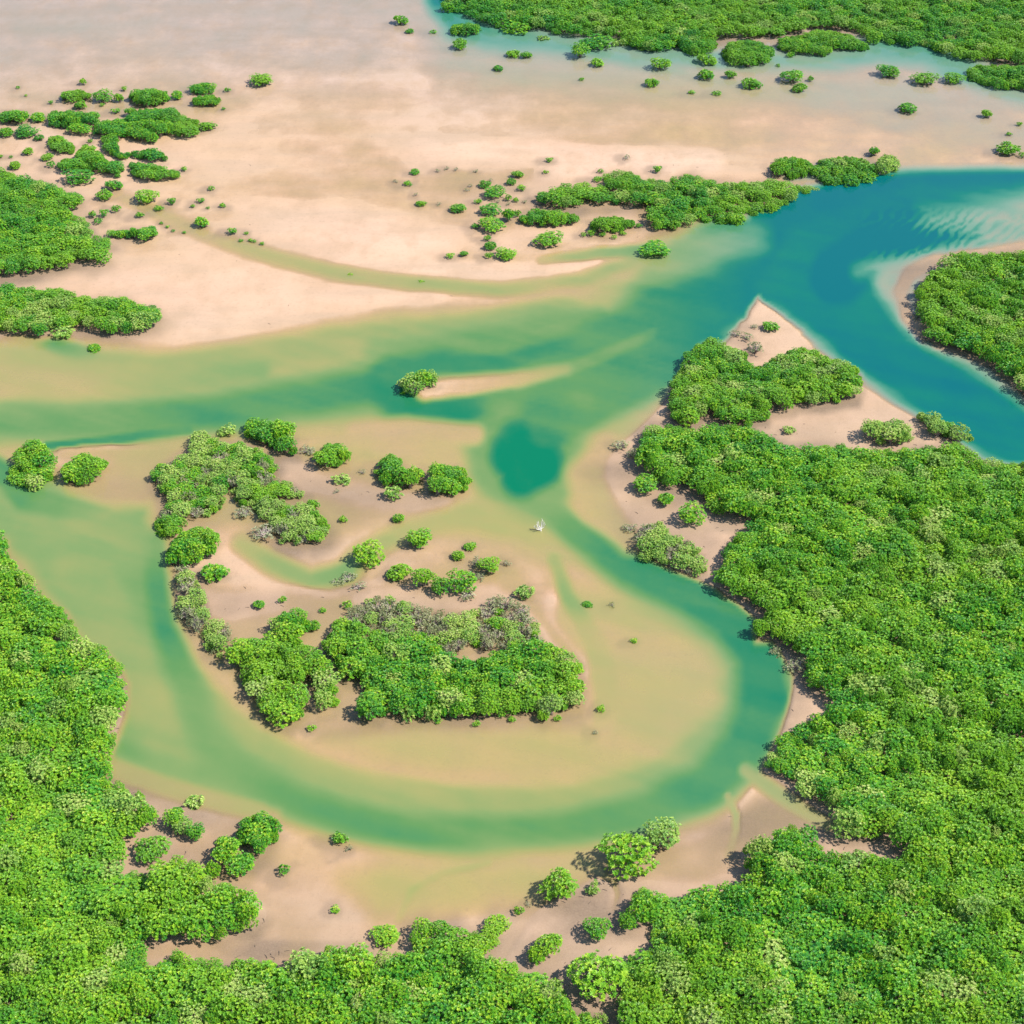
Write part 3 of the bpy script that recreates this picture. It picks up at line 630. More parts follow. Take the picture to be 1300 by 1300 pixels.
for P, lab, grp, kd in (
    (clu(1005,212,28,14), 'mangrove tree in the left clump of the point above the turquoise bend', 'left clump on the point', [('tree', 1)]),
    (clu(1072,215,45,18), 'mangrove tree in the long clump on the point above the turquoise bend', 'long clump on the point', [('tree', .85), ('olive', .15)]),
    (clu(1127,209,15,14), 'greyish mangrove at the outer end of the point above the turquoise bend', 'grey trees ending the point', [('olive', 1)]),
    (clu(697,277,40,11), 'mangrove in the low streak of bushes just left of the wooded bank', 'low streak left of the wooded bank', [('tree', 1)]),
    (clu(776,285,30,11), 'mangrove in the low row right under the wooded bank', 'low row under the wooded bank', [('tree', 1)]),
    (clu(190,123,27,12), 'mangrove tree in the wide clump at the top of the upper left field', 'wide top clump of the upper left field', [('tree', 1)]),
    (clu(95,121,21,8), 'mangrove in the flat clump topmost left of the upper left field', 'flat clump of the upper left field', [('tree', 1)]),
    (clu(258,112,18,8), 'mangrove in the upper one of two stacked clumps, right end of the field', 'upper stacked clump', [('tree', 1)]),
    (clu(262,127,19,8), 'mangrove in the lower one of two stacked clumps, right end of the field', 'lower stacked clump', [('tree', 1)]),
    (clu(17,148,21,9), 'mangrove in the clump at the left edge above the left wood', 'clump at the left edge', [('tree', 1)]),
    ([(58,154),(66,140),(90,140),(126,142),(128,156),(98,162),(60,161)], 'mangrove in the clump left of the big branching clump', 'clump beside the branching clump', [('tree', 1)]),
    ([(117,157),(132,152),(159,149),(177,138),(194,136),(222,136),(235,148),(253,152),(253,170),(232,175),(208,170),(197,180),(180,180),(163,173),(152,176),(152,193),(194,188),(208,195),(220,199),(215,204),(194,204),(166,200),(156,204),(145,199),(131,190),(128,173),(118,170)], 'mangrove tree in the big branching clump of the upper left field', 'big branching clump', [('tree', 1)]),
    ([(58,174),(75,171),(96,185),(94,195),(76,196),(62,186)], 'mangrove in the small clump below left of the branching clump', 'small clump beside the branching clump', [('tree', 1)]),
    ([(72,208),(80,199),(97,202),(96,192),(107,182),(128,192),(135,203),(153,203),(160,217),(149,227),(135,219),(104,219),(74,217)], 'mangrove tree in the clump between the branching clump and the left wood', 'clump above the left wood', [('tree', 1)]),
    ([(163,204),(194,207),(215,214),(231,216),(227,226),(208,229),(183,229),(166,222)], 'mangrove in the tapering clump right under the branching clump', 'tapering clump', [('tree', 1)]),
    ([(136,292),(160,289),(186,288),(198,285),(200,298),(190,305),(160,302),(136,301)], 'mangrove in the bar shaped clump just right of the left wood', 'bar shaped clump', [('tree', 1)]),
    (clu(590,34,21,10), 'mangrove tree in the oval clump standing in the blue creek', 'oval clump in the creek', [('tree', 1)]),
    (clu(823,51,27,13), 'mangrove tree in the wide clump against the far wood, top centre', 'wide clump by the far wood', [('tree', .8), ('olive', .2)]),
    (clu(886,55,26,13), 'mangrove tree in the round clump left of the creek\'s biggest clump', 'round clump by the creek', [('tree', 1)]),
    (clu(949,66,35,17), 'mangrove tree in the biggest clump standing in the far creek', 'biggest creek clump', [('tree', 1)]),
    ([(985,62),(990,47),(1020,42),(1035,36),(1080,42),(1106,55),(1104,63),(1060,61),(1045,71),(1010,67)], 'mangrove tree in the pointed clump right of the biggest creek clump', 'pointed creek clump', [('tree', 1)]),
    ([(1226,98),(1228,84),(1245,79),(1300,82),(1400,90),(1400,130),(1300,115),(1250,108)], 'mangrove tree in the clump at the right edge below the far wood', 'right edge creek clump', [('tree', 1)]),
    ([(5,606),(8,590),(22,570),(38,556),(58,560),(62,572),(73,588),(66,608),(45,620),(20,614)], 'mangrove tree in the larger of two clumps where the left channel splits', 'larger clump at the channel split', [('tree', .8), ('olive', .2)]),
    ([(76,608),(82,592),(96,574),(112,574),(137,584),(138,600),(122,612),(100,616)], 'mangrove tree in the smaller of two clumps where the left channel splits', 'smaller clump at the channel split', [('tree', .8), ('olive', .2)]),
    ([(503,482),(512,470),(545,466),(557,478),(553,490),(530,499),(506,498)], 'half grey mangrove in the islet at the head of the mid channel sandbar', 'sandbar islet mangroves', [('olive', .6), ('tree', .4)]),
    ([(207,716),(210,700),(222,682),(238,670),(262,667),(281,680),(281,694),(262,712),(235,718)], 'bright green mangrove in the leaning clump on the island\'s left shore', 'leaning clump on the left shore', [('tree', 1)]),
    ([(474,600),(480,582),(492,574),(510,580),(514,592),(536,590),(542,610),(520,620),(488,616)], 'mangrove in the left half of the twin clump on the island\'s sand', 'left half of the twin clump', [('tree', 1)]),
    ([(540,606),(548,590),(566,586),(590,592),(599,608),(594,624),(566,630),(544,624)], 'mangrove in the rounded right half of the twin clump on the island\'s sand', 'right half of the twin clump', [('tree', 1)]),
    ([(396,590),(400,574),(414,560),(438,560),(446,576),(436,592),(412,594)], 'mangrove in the bright clump right of the island\'s upper tip', 'bright clump by the island tip', [('tree', 1)]),
    ([(1092,556),(1096,540),(1112,534),(1145,533),(1160,548),(1160,564),(1120,566)], 'olive mangrove in the low clump on the peninsula\'s bare sand', 'low clump on the peninsula sand', [('olive', 1)]),
    ([(1161,530),(1166,521),(1185,522),(1200,530),(1228,538),(1246,554),(1230,560),(1190,558),(1176,542)], 'olive mangrove in the low clump on the peninsula\'s right shore', 'low clump on the right shore', [('olive', .7), ('tree', .3)]),
    ([(207,1050),(210,1030),(224,1022),(238,1032),(240,1044),(266,1044),(266,1058),(246,1068),(222,1060)], 'mangrove in the curved clump on the lower left mud', 'curved clump on the mud', [('tree', .7), ('olive', .3)]),
    ([(298,1064),(300,1045),(316,1032),(344,1032),(357,1050),(352,1072),(330,1084),(302,1078)], 'mangrove in the upper part of the leaning grove by the pale beach', 'upper leaning grove', [('tree', 1)]),
    ([(272,1080),(276,1060),(292,1060),(304,1078),(328,1088),(328,1104),(306,1116),(284,1108)], 'mangrove in the lower part of the leaning grove by the pale beach', 'lower leaning grove', [('tree', 1)]),
    ([(668,1216),(676,1198),(692,1180),(710,1184),(716,1204),(700,1216),(680,1226)], 'mangrove in the short leaning row on the mud at the bottom', 'short leaning row on the mud', [('tree', .6), ('olive', .4)]),
    ):
    small = max(p[1] for p in P) < 320
    clump(P, FARP+[(.8, 1.1, 1.2, 1.8, .62)] if small else MIDP, kd, lab, grp, 8, one=True)

GAPS_L = [[(112,1066),(122,1064),(124,1078),(112,1080)], [(148,1116),(160,1114),(160,1130),(148,1132)], [(84,1214),(100,1212),(102,1226),(84,1224)], [(120,1216),(138,1214),(138,1226),(120,1226)]]
TL = fill(FL, BIG, 5, GAPS_L); TRt = fill(FR, BIG, 5)
hollow = lambda T: [(t[0], t[1], t[2], t[3]*(1-.42*float(sstep(.12, .42, fbm(np.array(t[0]/7.0), np.array(t[1]/9.0), 95, 2))))) for t in T]   # the canopy sags here and there
TL = hollow(TL); TRt = hollow(TRt)
allf = [(p, 'L') for p in TL]+[(p, 'R') for p in TRt]
inf = []; rest = {'L': [], 'R': []}
for p, s in allf:
    a, b, _ = project(p[0], p[1], p[3]*.5)
    if -15 < a < 1315 and b < 1318: inf.append((p[2]*float(_ and F/_), p, s, float(a), float(b)))
    else: rest[s].append(p)
inf.sort(key=lambda q: -q[4])
NEAR = max(100, 250-len(GROVE)); print('grove trees', len(GROVE), 'undergrowth', len(UNDER))
near = [q for q in inf if q[1][2] >= 1.5][:NEAR]; nid = set(id(q) for q in near)
for q in inf:
    if id(q) not in nid: rest[q[2]].append(q[1])
zz, _, _ = zat([q[1] for q in near])
ymin = near[-1][4]; print('foreground individuals down to sheet y', ymin, 'of', len(inf))
for q, z in zip(near, zz):
    (x, y, r, h) = q[1]
    k = scaled(pick([('tree', .90), ('olive', .10)]), r)
    if q[2] == 'R': lab, grp = 'green mangrove tree standing in the dense wood of the lower right corner', 'mangrove trees of the lower right corner'
    elif q[3] < 330: lab, grp = 'green mangrove tree standing in the dense wood of the lower left corner', 'mangrove trees of the lower left corner'
    else: lab, grp = 'green mangrove tree in the belt along the middle of the bottom edge', 'mangrove trees along the bottom edge'
    plant(k, x, y, min(float(z), .3), r, h, lab, grp)

# ------------------------------------------------------------------ single bushes (sheet x, y, half width, half height)
def single(cx, cy, rx, ry, kind, label, group=None):
    by = cy+ry
    for _ in range(3):
        x, y = ground(cx, by); x = float(x); y = float(y)
        _, _, d = project(x, y, 0); s = F/float(d); dep = math.atan2(CAMH, y)
        R = rx/s*1.06; by = cy+ry-.62*R*s*math.sin(dep)
    H = (2*ry-1.05*R*s*math.sin(dep))/(s*math.cos(dep)); H = min(max(H, .75*R), 2.1*R)
    v_, _, _ = paint(np.array([cx]), np.array([by])); z = float(height(v_)[0])
    return plant(kind, x, y, max(min(z, .3), -.5), R, H, label, group)
S = single
# far creek and upper right flat
S(509,25,10,7,'bush','lone round bush in shallow grey water left of the blue creek mouth')
S(520,39,6,3.5,'bush','small flat bush just under the lone round bush left of the blue creek')
S(550,40,4.5,3,'sprig','tiny low bush midway between the lone round bush and the oval creek clump')
S(585,56,10,7.5,'bush','round bush just below the oval clump in the blue creek')
S(656,34,17,9,'tree','wide low tree hugging the far wood right of the oval creek clump')
S(651,67,9,6,'bush','left one of two touching bushes below the far wood\'s left end')
S(668,69,7.5,5.5,'bush','right one of two touching bushes below the far wood\'s left end')
S(633,86,7,4.5,'bush','small dark bush alone on the sand below the two touching bushes')
S(690,48,8,3.5,'greybush','flat grey green bush on a sand streak in the blue creek')
S(736,64,12,11,'tree','tall dome shaped tree in the creek, top centre')
S(758,54,19,10,'tree','broad tree behind the tall dome shaped creek tree')
S(785,53,8,6.5,'greybush','greyish bush squeezed between broad tree and wide clump by the far wood')
S(759,79,9,6,'bush','small round bush in front of the tall dome shaped creek tree')
S(838,80,13,10,'tree','large round bush at the creek edge below the wide clump')
S(827,104,9,6.5,'bush','round bush on the sand straight below the large creek edge bush')
S(738,100,3.5,2.5,'sprig','speck of a seedling on the sand left of the round bush, top centre')
S(897,74,13,9,'bush','dark bush in front of the round clump, upper right creek')
S(897,94,11,8,'bush','bush nearest the sand under the round clump, upper right creek')
S(927,94,7.5,6,'bush','small bush between the biggest creek clump and the sand')
S(954,105,12,8,'bush','rounded bush below the biggest creek clump')
S(1003,69,5,4.5,'sprig','tiny bush between the biggest and the pointed creek clumps')
S(988,82,3,3,'sprig','speck of a bush right under the biggest creek clump')
S(1006,96,15,10,'tree','largest bush of the touching group below the pointed creek clump')
S(1015,111,9.5,7,'bush','lower front bush touching a larger one below the pointed creek clump')
S(1029,100,3.5,4,'sprig','tiny upright bush right of the touching group below the pointed clump')
S(878,117,4.5,2.5,'sprig','tiny flat seedling left on the sand under the creek bushes')
S(910,118,6,3,'sprig','flat little bush on the sand left of the rounded bush')
S(1128,90,14,9,'tree','leftmost of three bushes in the pale water, upper right')
S(1173,100,16,9,'tree','middle and widest of three bushes in the pale water, upper right')
S(1211,99,13,8,'tree','rightmost of three bushes in the pale water, upper right')
S(1153,137,12.5,7.5,'bush','lone round bush on the sand under the three bushes, upper right')
S(1252,144,7,6,'bush','thin dark bush alone right of the lone round bush, upper right')
S(1294,157,3.5,3,'sprig','tiny bush at the right edge above the turquoise channel')
S(1281,170,3.5,2.5,'sprig','speck of a bush near the right edge above the leaning bush')
S(1279,189,13,9,'bush','leaning bush on the sand at the right edge above the turquoise channel')
S(1109,192,7.5,7,'bush','dark round bush standing behind the point above the turquoise bend')
S(1298,197,5,4,'sprig','small bush cut by the right edge just above the turquoise channel')
# upper left field
S(332,102,14.5,8.5,'tree','lone bush far out on the flat right of the upper left field')
S(132,122,13,8.5,'tree','round bush between the flat clump and the wide top clump')
S(152,124,6,6.5,'bush','narrow bush touching the left end of the wide top clump')
S(226,121,8,6,'bush','small bush between the wide top clump and the stacked clumps')
S(106,104,4.5,4.5,'sprig','tiny dark bush standing alone above the flat clump')
S(102,133,7.5,6.5,'bush','small round bush right under the flat clump')
S(147,141,5.5,3.5,'sprig','tiny bush above the branching clump, left of the wide top clump')
S(167,142,8,7,'bush','bush on the upper rim of the branching clump')
S(264,160,10.5,6,'bush','bush off the right end of the branching clump')
S(50,150,11,5.5,'bush','flat bush right of the left edge clump')
S(103,164,13.5,8.5,'tree','rounded bush under the clump left of the branching clump')
S(34,168,13.5,7.5,'tree','rounded bush below the left edge clump')
S(9,168,8.5,7,'bush','bush cut close by the left edge below the left edge clump')
S(50,175,6.5,4.5,'bush','little bush touching the lower right of a rounded bush, far left')
S(36,192,6.5,5.5,'bush','small lone bush on the sand, far left above the left wood')
S(61,200,8,5,'bush','small flat bush between left wood and the small clump')
S(66,209,5.5,4.5,'sprig','tiny bush just under the small flat bush above the left wood')
S(20,210,7.5,6,'bush','little bush just above the top edge of the left wood')
S(102,227,18,8.5,'tree','wide low bush beside the upper right corner of the left wood')
S(145,235,10.5,7.5,'bush','round bush right of the wide low bush near the left wood')
S(133,248,9.5,7.5,'bush','round bush nearest the right end of the left wood')
S(187,250,15,9.5,'tree','largest lone bush in the middle of the sand right of the left wood')
S(202,264,5.5,4,'sprig','flat tiny bush under the largest lone bush')
S(219,256,5.5,4.5,'sprig','tiny bush right of the largest lone bush')
S(257,282,9.5,7.5,'bush','lone bush beside the greenish slough, right of the left wood')
S(148,265,5.5,5,'sprig','tiny bush below the round bushes near the left wood')
S(133,271,5.5,5.5,'sprig','upper right one of three tiny bushes by the left wood')
S(118,273,5,4.5,'sprig','upper left one of three tiny bushes by the left wood')
S(125,281,6,4.5,'sprig','lowest one of three tiny bushes by the left wood')
S(178,273,5,4,'sprig','tiny bush alone below the largest lone bush')
S(295,294,5.5,4.5,'sprig','tiny bush heading the row of specks along the slough')
S(120,440,8.5,6,'bush','lone small bush in the shallows under the long clump')
S(80,425,14,5,'greybush','low grey green bush under the long clump\'s front')
for x, y in ((313,296),(306,305),(318,305),(323,306),(333,309)): S(x,y,3,2.2,'sprig','speck of a seedling in the row along the greenish slough','row of specks along the slough')
for x, y, r in ((255,255,4.5),(268,239,4.2),(283,261,4.2),(245,262,3),(264,264,2.5),(205,283,2.5),(213,288,2.5),(220,293,2.5),(234,295,2.5),(234,215,4)): S(x,y,r,r*.75,'sprig','tiny seedling scattered on the sand right of the left wood','seedlings right of the left wood')
for x, y, r in ((23,111,2.6),(33,121,2),(65,130,3),(115,179,3.5),(130,133,3),(158,113,4),(289,114,4),(284,138,2.5),(1,199,3),(14,199,2.5)): S(x,y,r,r*.8,'sprig','tiny seedling scattered among the clumps of the upper left field','seedlings of the upper left field')
# middle flat
S(527,218,6.5,4,'bush','uppermost of the scattered bushes left on the middle flat')
S(518,233,5.5,3.2,'sprig','tiny flat bush under the uppermost one, left on the middle flat')
S(535,258,6.5,4.2,'bush','dark small bush lower left on the middle flat')
S(582,265,9.5,6,'bush','bush midway between the dark small bush and the bushy group')
S(616,234,7.5,5.5,'bush','bush at the upper left corner of the group left of the wooded bank')
S(628,246,14,7,'tree','slanting elongated bush in the group left of the wooded bank')
S(657,221,7.5,5.5,'bush','topmost round bush of the group left of the wooded bank')
S(649,231,6.5,5,'bush','bush just under the topmost round one left of the wooded bank')
S(662,239,5.5,4,'sprig','small bush at the tip of the wooded bank\'s left end')
S(645,251,4.5,4.5,'sprig','tiny bush in the middle of the group left of the wooded bank')
S(655,254,4,3.2,'sprig','tiny bush right in the middle of the group left of the wooded bank')
S(607,256,4.5,3.2,'sprig','tiny lone bush left of the slanting elongated bush')
S(623,267,12.5,7,'tree','flat oval bush under the slanting elongated bush')
S(645,273,8.5,9.5,'bush','upright bush between the flat oval bush and the low streak')
S(657,271,4.5,5,'sprig','tiny bush leaning on the upright bush beside the low streak')
S(624,286,16,10,'tree','biggest dome shaped bush of the group left of the wooded bank')
S(604,287,5,3.5,'sprig','tiny dark bush at the left foot of the biggest dome shaped bush')
S(619,303,4.5,3.8,'sprig','tiny bush right below the biggest dome shaped bush')
S(623,312,7.5,6,'bush','dark bush second below the biggest dome shaped bush')
S(621,324,5,4,'sprig','tiny bush left of the lowest bright bush')
S(643,323,13,8,'tree','lowest bright round bush of the group, close to the slough')
S(589,322,6,4.2,'bush','right one of two small bushes in the sand above the slough')
S(572,325,5.2,3.8,'sprig','left one of two small bushes in the sand above the slough')
S(696,305,17,9.5,'tree','wide bright bush alone below the low streak of bushes')
S(832,316,18,10.5,'tree','wide bright bush standing in green water off the wooded bank')
S(835,216,5.5,4.5,'sprig','small bush just behind the wooded bank')
S(763,218,4,3,'sprig','tiny bush behind the left part of the wooded bank')
S(758,228,6,3.6,'sprig','flat bush touching the wooded bank from behind')
S(698,204,4.5,3,'sprig','lone tiny bush on the pale dry sand strip')
S(796,201,4.5,3,'tuft','lone twiggy speck on the sand behind the wooded bank')
S(693,219,3.6,2.6,'sprig','speck under the lone tiny bush of the dry sand strip')
S(751,296,5.5,4.5,'sprig','small bush under the left end of the low row')
for x, y in ((765,298),(741,298),(791,296),(811,287),(780,301)): S(x,y,3.8,3,'sprig','tiny bush in the shallows under the low row','tiny bushes under the low row')
for x, y in ((567,214),(579,215),(604,217),(556,217),(502,230),(528,247),(557,259),(623,229),(593,241),(597,236),(645,259),(632,256),(666,256)): S(x,y,3.2,2.3,'tuft','twiggy speck on the middle flat left of the wooded bank','specks on the middle flat')
S(680,268,5.5,4.5,'sprig','small bush on top of the low streak of bushes')
S(535,356,3.6,2.4,'sprig','speck of a seedling lying in the slough, upper middle')
S(445,347,3.6,2.2,'sprig','speck of a seedling lying left in the slough')
# island
S(288,545,11,9,'greybush','grey green bush between thicket and bright tip of the island')
S(391,572,10,6,'dry','low grey shrub between the island tip and the bright clump')
S(433,609,11,7,'greybush','small bush on the sand below the bright clump of the island')
S(460,599,4.5,3.5,'tuft','tiny twiggy plant left of the twin clump')
S(427,624,4,3,'tuft','tiny twiggy plant under a small bush on the island sand')
S(436,659,5.5,4.5,'sprig','tiny dark seedling right of the ragged thicket\'s lower end')
S(398,640,8,8,'bush','bright round bush on the right edge of the ragged thicket')
S(336,678,16,9,'dry','greyish leafless shrub under the ragged thicket')
S(310,651,12,7,'dry','pale bare shrub in the notch of the ragged thicket')
S(385,684,10,7,'dry','bare grey shrub at the ragged thicket\'s lower right corner')
S(500,627,13,10,'greybush','low bush just under the twin clump')
S(506,658,8,6.5,'bush','small dark bush alone between twin clump and inner creek')
S(532,684,15.5,13,'tree','round bright bush in the centre of the island\'s shallows')
S(469,703,20,17,'tree','largest round bush of the island, at the inner creek')
S(273,726,16.5,12,'bush','bright bush alone above the pale strip of the left shore')
S(507,727,15,11,'bush','leftmost in the row of four bushes across the island')
S(538,733,14,16,'tree','second and tallest in the row of four bushes across the island')
S(560,745,13,13,'tree','third in the row of four bushes across the island')
S(588,739,17,16,'tree','fourth in the row of four bushes across the island')
S(594,755,10,7,'dry','grey dead fringe under the fourth bush of the row')
S(622,718,13,12,'tree','rounded bush right above the row of four')
S(606,714,8,7,'dry','grey leafless shrub leaning on the rounded bush above the row')
S(609,732,8,5,'dry','dry grey shrub on the sand under the rounded bush above the row')
S(644,715,5,4,'tuft','tiny dark plant right of the rounded bush above the row')
S(597,693,8,5.5,'bush','upper of two small bushes above the row of four')
S(582,706,8.5,6.5,'bush','lower of two small bushes above the row of four')
S(667,751,12.5,10.5,'greybush','grey green shrub alone on the sand right of the row of four')
S(746,766,6.5,4.5,'bush','small green bush in the shallows on the island\'s right side')
S(777,767,4.2,4.2,'tuft','tiny plant on the pale shoal right of the small green bush')
S(805,813,4.5,3.2,'sprig','tiny plant alone on the wide pale crescent shoal')
S(442,768,7,5.5,'sprig','small bush left above the grey scrub')
S(410,775,4.5,3.5,'sprig','tiny plant on the sand above the lower left grove')
S(329,768,8,6,'bush','left one of two small plants on the bare sand of the island')
S(359,762,5,4.5,'sprig','right one of two small plants on the bare sand of the island')
S(398,794,8,7.5,'bush','small round bush at the right of the lower left grove\'s top')
S(441,733,12,7,'dry','bare grey scrub on the lower bank of the inner creek')
S(428,738,8,5,'dry','bare twiggy scrub at the left end of the inner creek bank')
S(456,747,9,4.5,'tuft','flat drift of dead twigs below the inner creek bank')
S(232,722,9,6,'dry','greyish shrub between the leaning clump and the pale strip')
S(396,924,5.5,4.5,'sprig','tiny bush under the lower left grove on the wet sand')
S(763,899,5.5,5,'sprig','tiny bush right of the broad block\'s lower corner')
S(756,929,4,3,'tuft','speck of a plant below right of the broad block')
for x, y in ((605,919),(555,915),(650,913),(708,912)): S(x,y,5,4,'sprig','seedling at the front foot of the island\'s broad tree block','seedlings at the foot of the block')
# peninsula
S(978,416,11,5.5,'bush','flat green bush near the tip of the triangular sand spit')
S(959,443,11,9,'dry','dry grey shrub in the middle of the triangular sand spit')
S(947,430,9,4,'tuft','low dry tuft on the left half of the triangular sand spit')
S(958,415,5,3,'tuft','tiny dry tuft left of the flat green bush on the spit')
S(934,425,7,4,'tuft','dead driftwood tuft on the left shore of the spit')
S(968,527,10,8,'bush','small bush at the lower edge of the grove below the spit')
S(1001,547,8.5,5,'greybush','small bush alone on the peninsula\'s bare sand')
S(788,566,11,7,'dry','grey brush jutting over the channel left of the peninsula')
S(803,575,9,7,'dry','grey brush beside the peninsula wood\'s upper left corner')
S(819,616,15,12,'tree','olive bush left on the peninsula\'s mud clearing')
S(845,634,12,10,'bush','small bush beside the wood on the peninsula\'s mud clearing')
S(878,654,17,15,'tree','round bush in the middle of the peninsula\'s mud clearing')
S(800,670,9,6,'dry','small grey shrub on the mud above the pale bank thicket')
S(962,800,10,10,'greybush','bush leaning over the water below the peninsula wood')
S(1010,846,12,9,'dry','tangle of bare grey twigs on the loop\'s right bank')
S(985,825,9,7,'dry','bare grey brush at the corner of the loop\'s right bank')
# lower flats
S(194,1079,21,17,'tree','round bush on the lower left mud below the curved clump')
S(248,1019,13,7,'greybush','thin small bush above the curved clump on the lower left mud')
S(271,1104,10,13,'bush','upright bush between the leaning grove and the wood, lower left')
S(361,1105,7,7,'sprig','small bush alone on the pale beach, lower left')
S(432,1064,9,8,'sprig','small bush alone at the lower edge of the loop channel')
S(426,1155,6,4,'sprig','tiny flat plant on the pale beach at the bottom')
S(443,1077,5,4,'tuft','faint twiggy plant beside the bush at the loop channel\'s edge')
S(709,1126,23,22,'tree','round tree alone in shallow water, bottom centre')
S(797,1088,31,29,'tree','largest lone tree on the lower flat, beside the loop channel')
S(842,1063,21,19,'olive','thin pale tree right behind the largest lone tree')
S(753,1129,9,8,'greybush','small pale shrub between the two lone trees, bottom centre')
S(758,1182,16,15,'tree','bush at the left tip of the lower right wood')
S(659,1156,6,6,'sprig','small seedling off the bottom belt\'s tip')
S(671,1148,4.5,3,'tuft','flat speck of a plant above the bottom belt\'s tip')
S(490,1190,17,11,'tree','low bush in the shallows just above the bottom belt')
S(756,1243,37,31,'tree','yellowish broad tree at the gap between the bottom belt and right wood')

# ------------------------------------------------------------------ the rest of each wood
def sk_(t, k): return k if (k == 'dry' or t[2] >= 1.5) else {'tree': 'bush', 'olive': 'greybush'}[k]
stuff('mangrove_undergrowth', [t for t, k in UNDER], {'tree': 1, 'olive': 1, 'bush': 1, 'greybush': 1, 'dry': 1}, 'low mangrove growth filling the gaps in the groves of the island and the spit', [sk_(t, k) for t, k in UNDER])
stuff('mangrove_wood', rest['L'], {'tree': .92, 'olive': .08}, 'dense green mangrove wood along the left edge of the bay')
stuff('mangrove_wood', rest['R'], {'tree': .9, 'olive': .10}, 'dense green mangrove wood covering the right side below the sand spit')
stuff('mangrove_wood', fill(RI, BIG[:2], 3), {'tree': .9, 'olive': .1}, 'dense mangrove wood on the rounded shore at the right edge')
stuff('mangrove_wood', fill(LC, MIDP, 3), {'tree': .7, 'olive': .3}, 'long mangrove wood pointing right below the left edge wood')
stuff('mangrove_wood', fill(MB, FARP, 3), {'tree': .85, 'olive': .15}, 'long strip of mangrove wood on the bank above the pale shelf, upper middle')
stuff('mangrove_wood', fill(LW, FARP, 3), {'tree': .88, 'olive': .12}, 'dense mangrove wood at the left edge beside the sand flat')
stuff('mangrove_wood', fill(TW, [(2.4, 3.3, 3.0, 4.6, .60), (1.5, 2.0, 2.2, 3.0, .62)], 3), {'tree': .9, 'olive': .1}, 'far mangrove wood stretching across the top behind the creek')

# ------------------------------------------------------------------ bleached dead tree in the shallows
root = link('dead_tree', None); x, y = ground(687, 674); root.location = (float(x), float(y), -.35); root.empty_display_size = .5
root['label'] = 'bleached white dead tree standing in the green shallows below the pool'; root['category'] = 'dead tree'
rnd = np.random.default_rng(9)
b = MB_(); b.tube([(0, 0, -.3), (-.05, 0, .5), (-.25, .1, 1.1)], .17, .10, 7); ob = link('trunk', b.mesh('trunk', m_white), root)
for k, (a, e, h) in enumerate(((2.9, 1.5, 1.3), (2.4, 1.1, 2.0), (3.3, .9, 1.9), (1.4, .2, 2.6), (.5, .55, 2.4), (.1, .8, 1.9), (3.9, 1.3, 1.1), (1.0, .5, 2.8), (2.7, .6, 2.3))):
    b = MB_(); p0 = np.array([-.1, .03, .45+.05*k]); p3 = np.array([e*math.cos(a), .5*e*math.sin(a), h]); pm = .5*(p0+p3)+np.array([.12*math.cos(a), .08, -.15])
    b.tube([p0, pm, p3], .10, .035, 5)
    for j in range(3):
        q = pm+(p3-pm)*(.2+.3*j); b.tube([q, q+np.array([.3*(rnd.random()-.6), .3*(rnd.random()-.5), .35+.3*rnd.random()])], .045, .02, 4)
    link('branch', b.mesh('branch', m_white), root)

# ------------------------------------------------------------------ litter on the flats: bits of driftwood and weed
lv = MB_(); n = 0
cand = RNG.uniform(0, 1, (5200, 2)); cx_ = cand[:, 0]*1300; cy_ = cand[:, 1]*1300
vv, mm, _ = paint(cx_, cy_)
for a, c, v_, m_ in zip(cx_, cy_, vv, mm):
    if v_ > .03 or random.random() > .05+.55*m_*(c > 500): continue
    x, y = ground(a, c); zz_ = max(float(height(np.array([v_]))[0]), 0)
    L = random.uniform(.12, .45); t = random.random()*6.28; d = np.array([math.cos(t), math.sin(t), 0])*L
    p = np.array([float(x), float(y), zz_+.03]); lv.tube([p-d, p+np.array([.1*L, .1*L, .05]), p+d], .05, .02, 4); n += 1
o = link('drift_litter', lv.mesh('drift_litter', m_litter)); o['kind'] = 'stuff'; o['label'] = 'small dark bits of driftwood and weed strewn over the mud and sand'; o['category'] = 'litter'
print('litter', n)

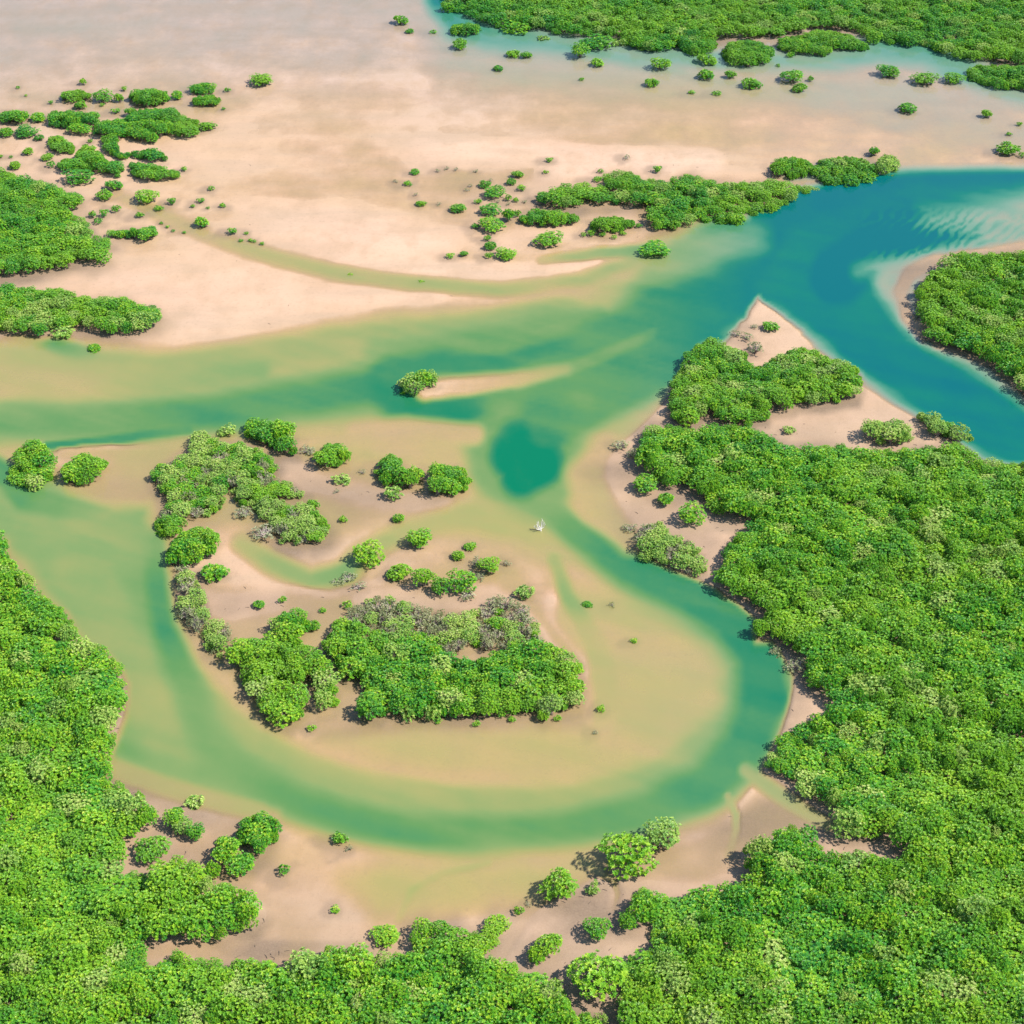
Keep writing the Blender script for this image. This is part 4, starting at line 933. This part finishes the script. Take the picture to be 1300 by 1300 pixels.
# raises the mud tone round each plant's foot, centred a little left of it
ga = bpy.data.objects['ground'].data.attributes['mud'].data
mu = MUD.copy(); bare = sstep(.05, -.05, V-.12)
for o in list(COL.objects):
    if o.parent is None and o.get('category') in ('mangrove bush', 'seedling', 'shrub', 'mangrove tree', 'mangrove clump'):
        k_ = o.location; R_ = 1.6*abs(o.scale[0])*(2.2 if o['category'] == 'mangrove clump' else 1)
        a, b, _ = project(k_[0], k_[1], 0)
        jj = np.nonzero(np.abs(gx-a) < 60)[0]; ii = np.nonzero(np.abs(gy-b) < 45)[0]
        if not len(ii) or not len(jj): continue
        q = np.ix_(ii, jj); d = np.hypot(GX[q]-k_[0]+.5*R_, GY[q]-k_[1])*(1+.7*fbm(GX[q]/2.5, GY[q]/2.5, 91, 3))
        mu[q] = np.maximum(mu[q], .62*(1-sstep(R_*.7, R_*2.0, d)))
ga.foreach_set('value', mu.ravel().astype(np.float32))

# ------------------------------------------------------------------ light
AZ = math.radians(104); EL = math.radians(50)     # sun high, to the right and behind the camera
sd = Vector((math.sin(AZ)*math.cos(EL), math.cos(AZ)*math.cos(EL), math.sin(EL)))
sl = bpy.data.lights.new('sun', 'SUN'); sl.energy = 4.2; sl.angle = math.radians(.53); sl.color = (1, .955, .87)
so = bpy.data.objects.new('sun', sl); COL.objects.link(so); so.location = (100, -100, 400)
so.rotation_euler = sd.to_track_quat('Z', 'Y').to_euler()
w = bpy.data.worlds.new('World'); scene.world = w; w.use_nodes = True
nt = w.node_tree; nt.nodes.clear()
sk = nt.nodes.new('ShaderNodeTexSky'); sk.sky_type = 'NISHITA'; sk.sun_disc = False
sk.sun_elevation = EL; sk.sun_rotation = AZ; sk.dust_density = .1; sk.ozone_density = 2.4
bg = nt.nodes.new('ShaderNodeBackground'); bg.inputs[1].default_value = .12
nt.links.new(sk.outputs[0], bg.inputs[0]); wo = nt.nodes.new('ShaderNodeOutputWorld'); nt.links.new(bg.outputs[0], wo.inputs[0])

scene.render.engine = 'CYCLES'
scene.cycles.transparent_max_bounces = 12
scene.view_settings.view_transform = 'Standard'; scene.view_settings.look = 'None'
scene.view_settings.exposure = .74; scene.view_settings.gamma = 1
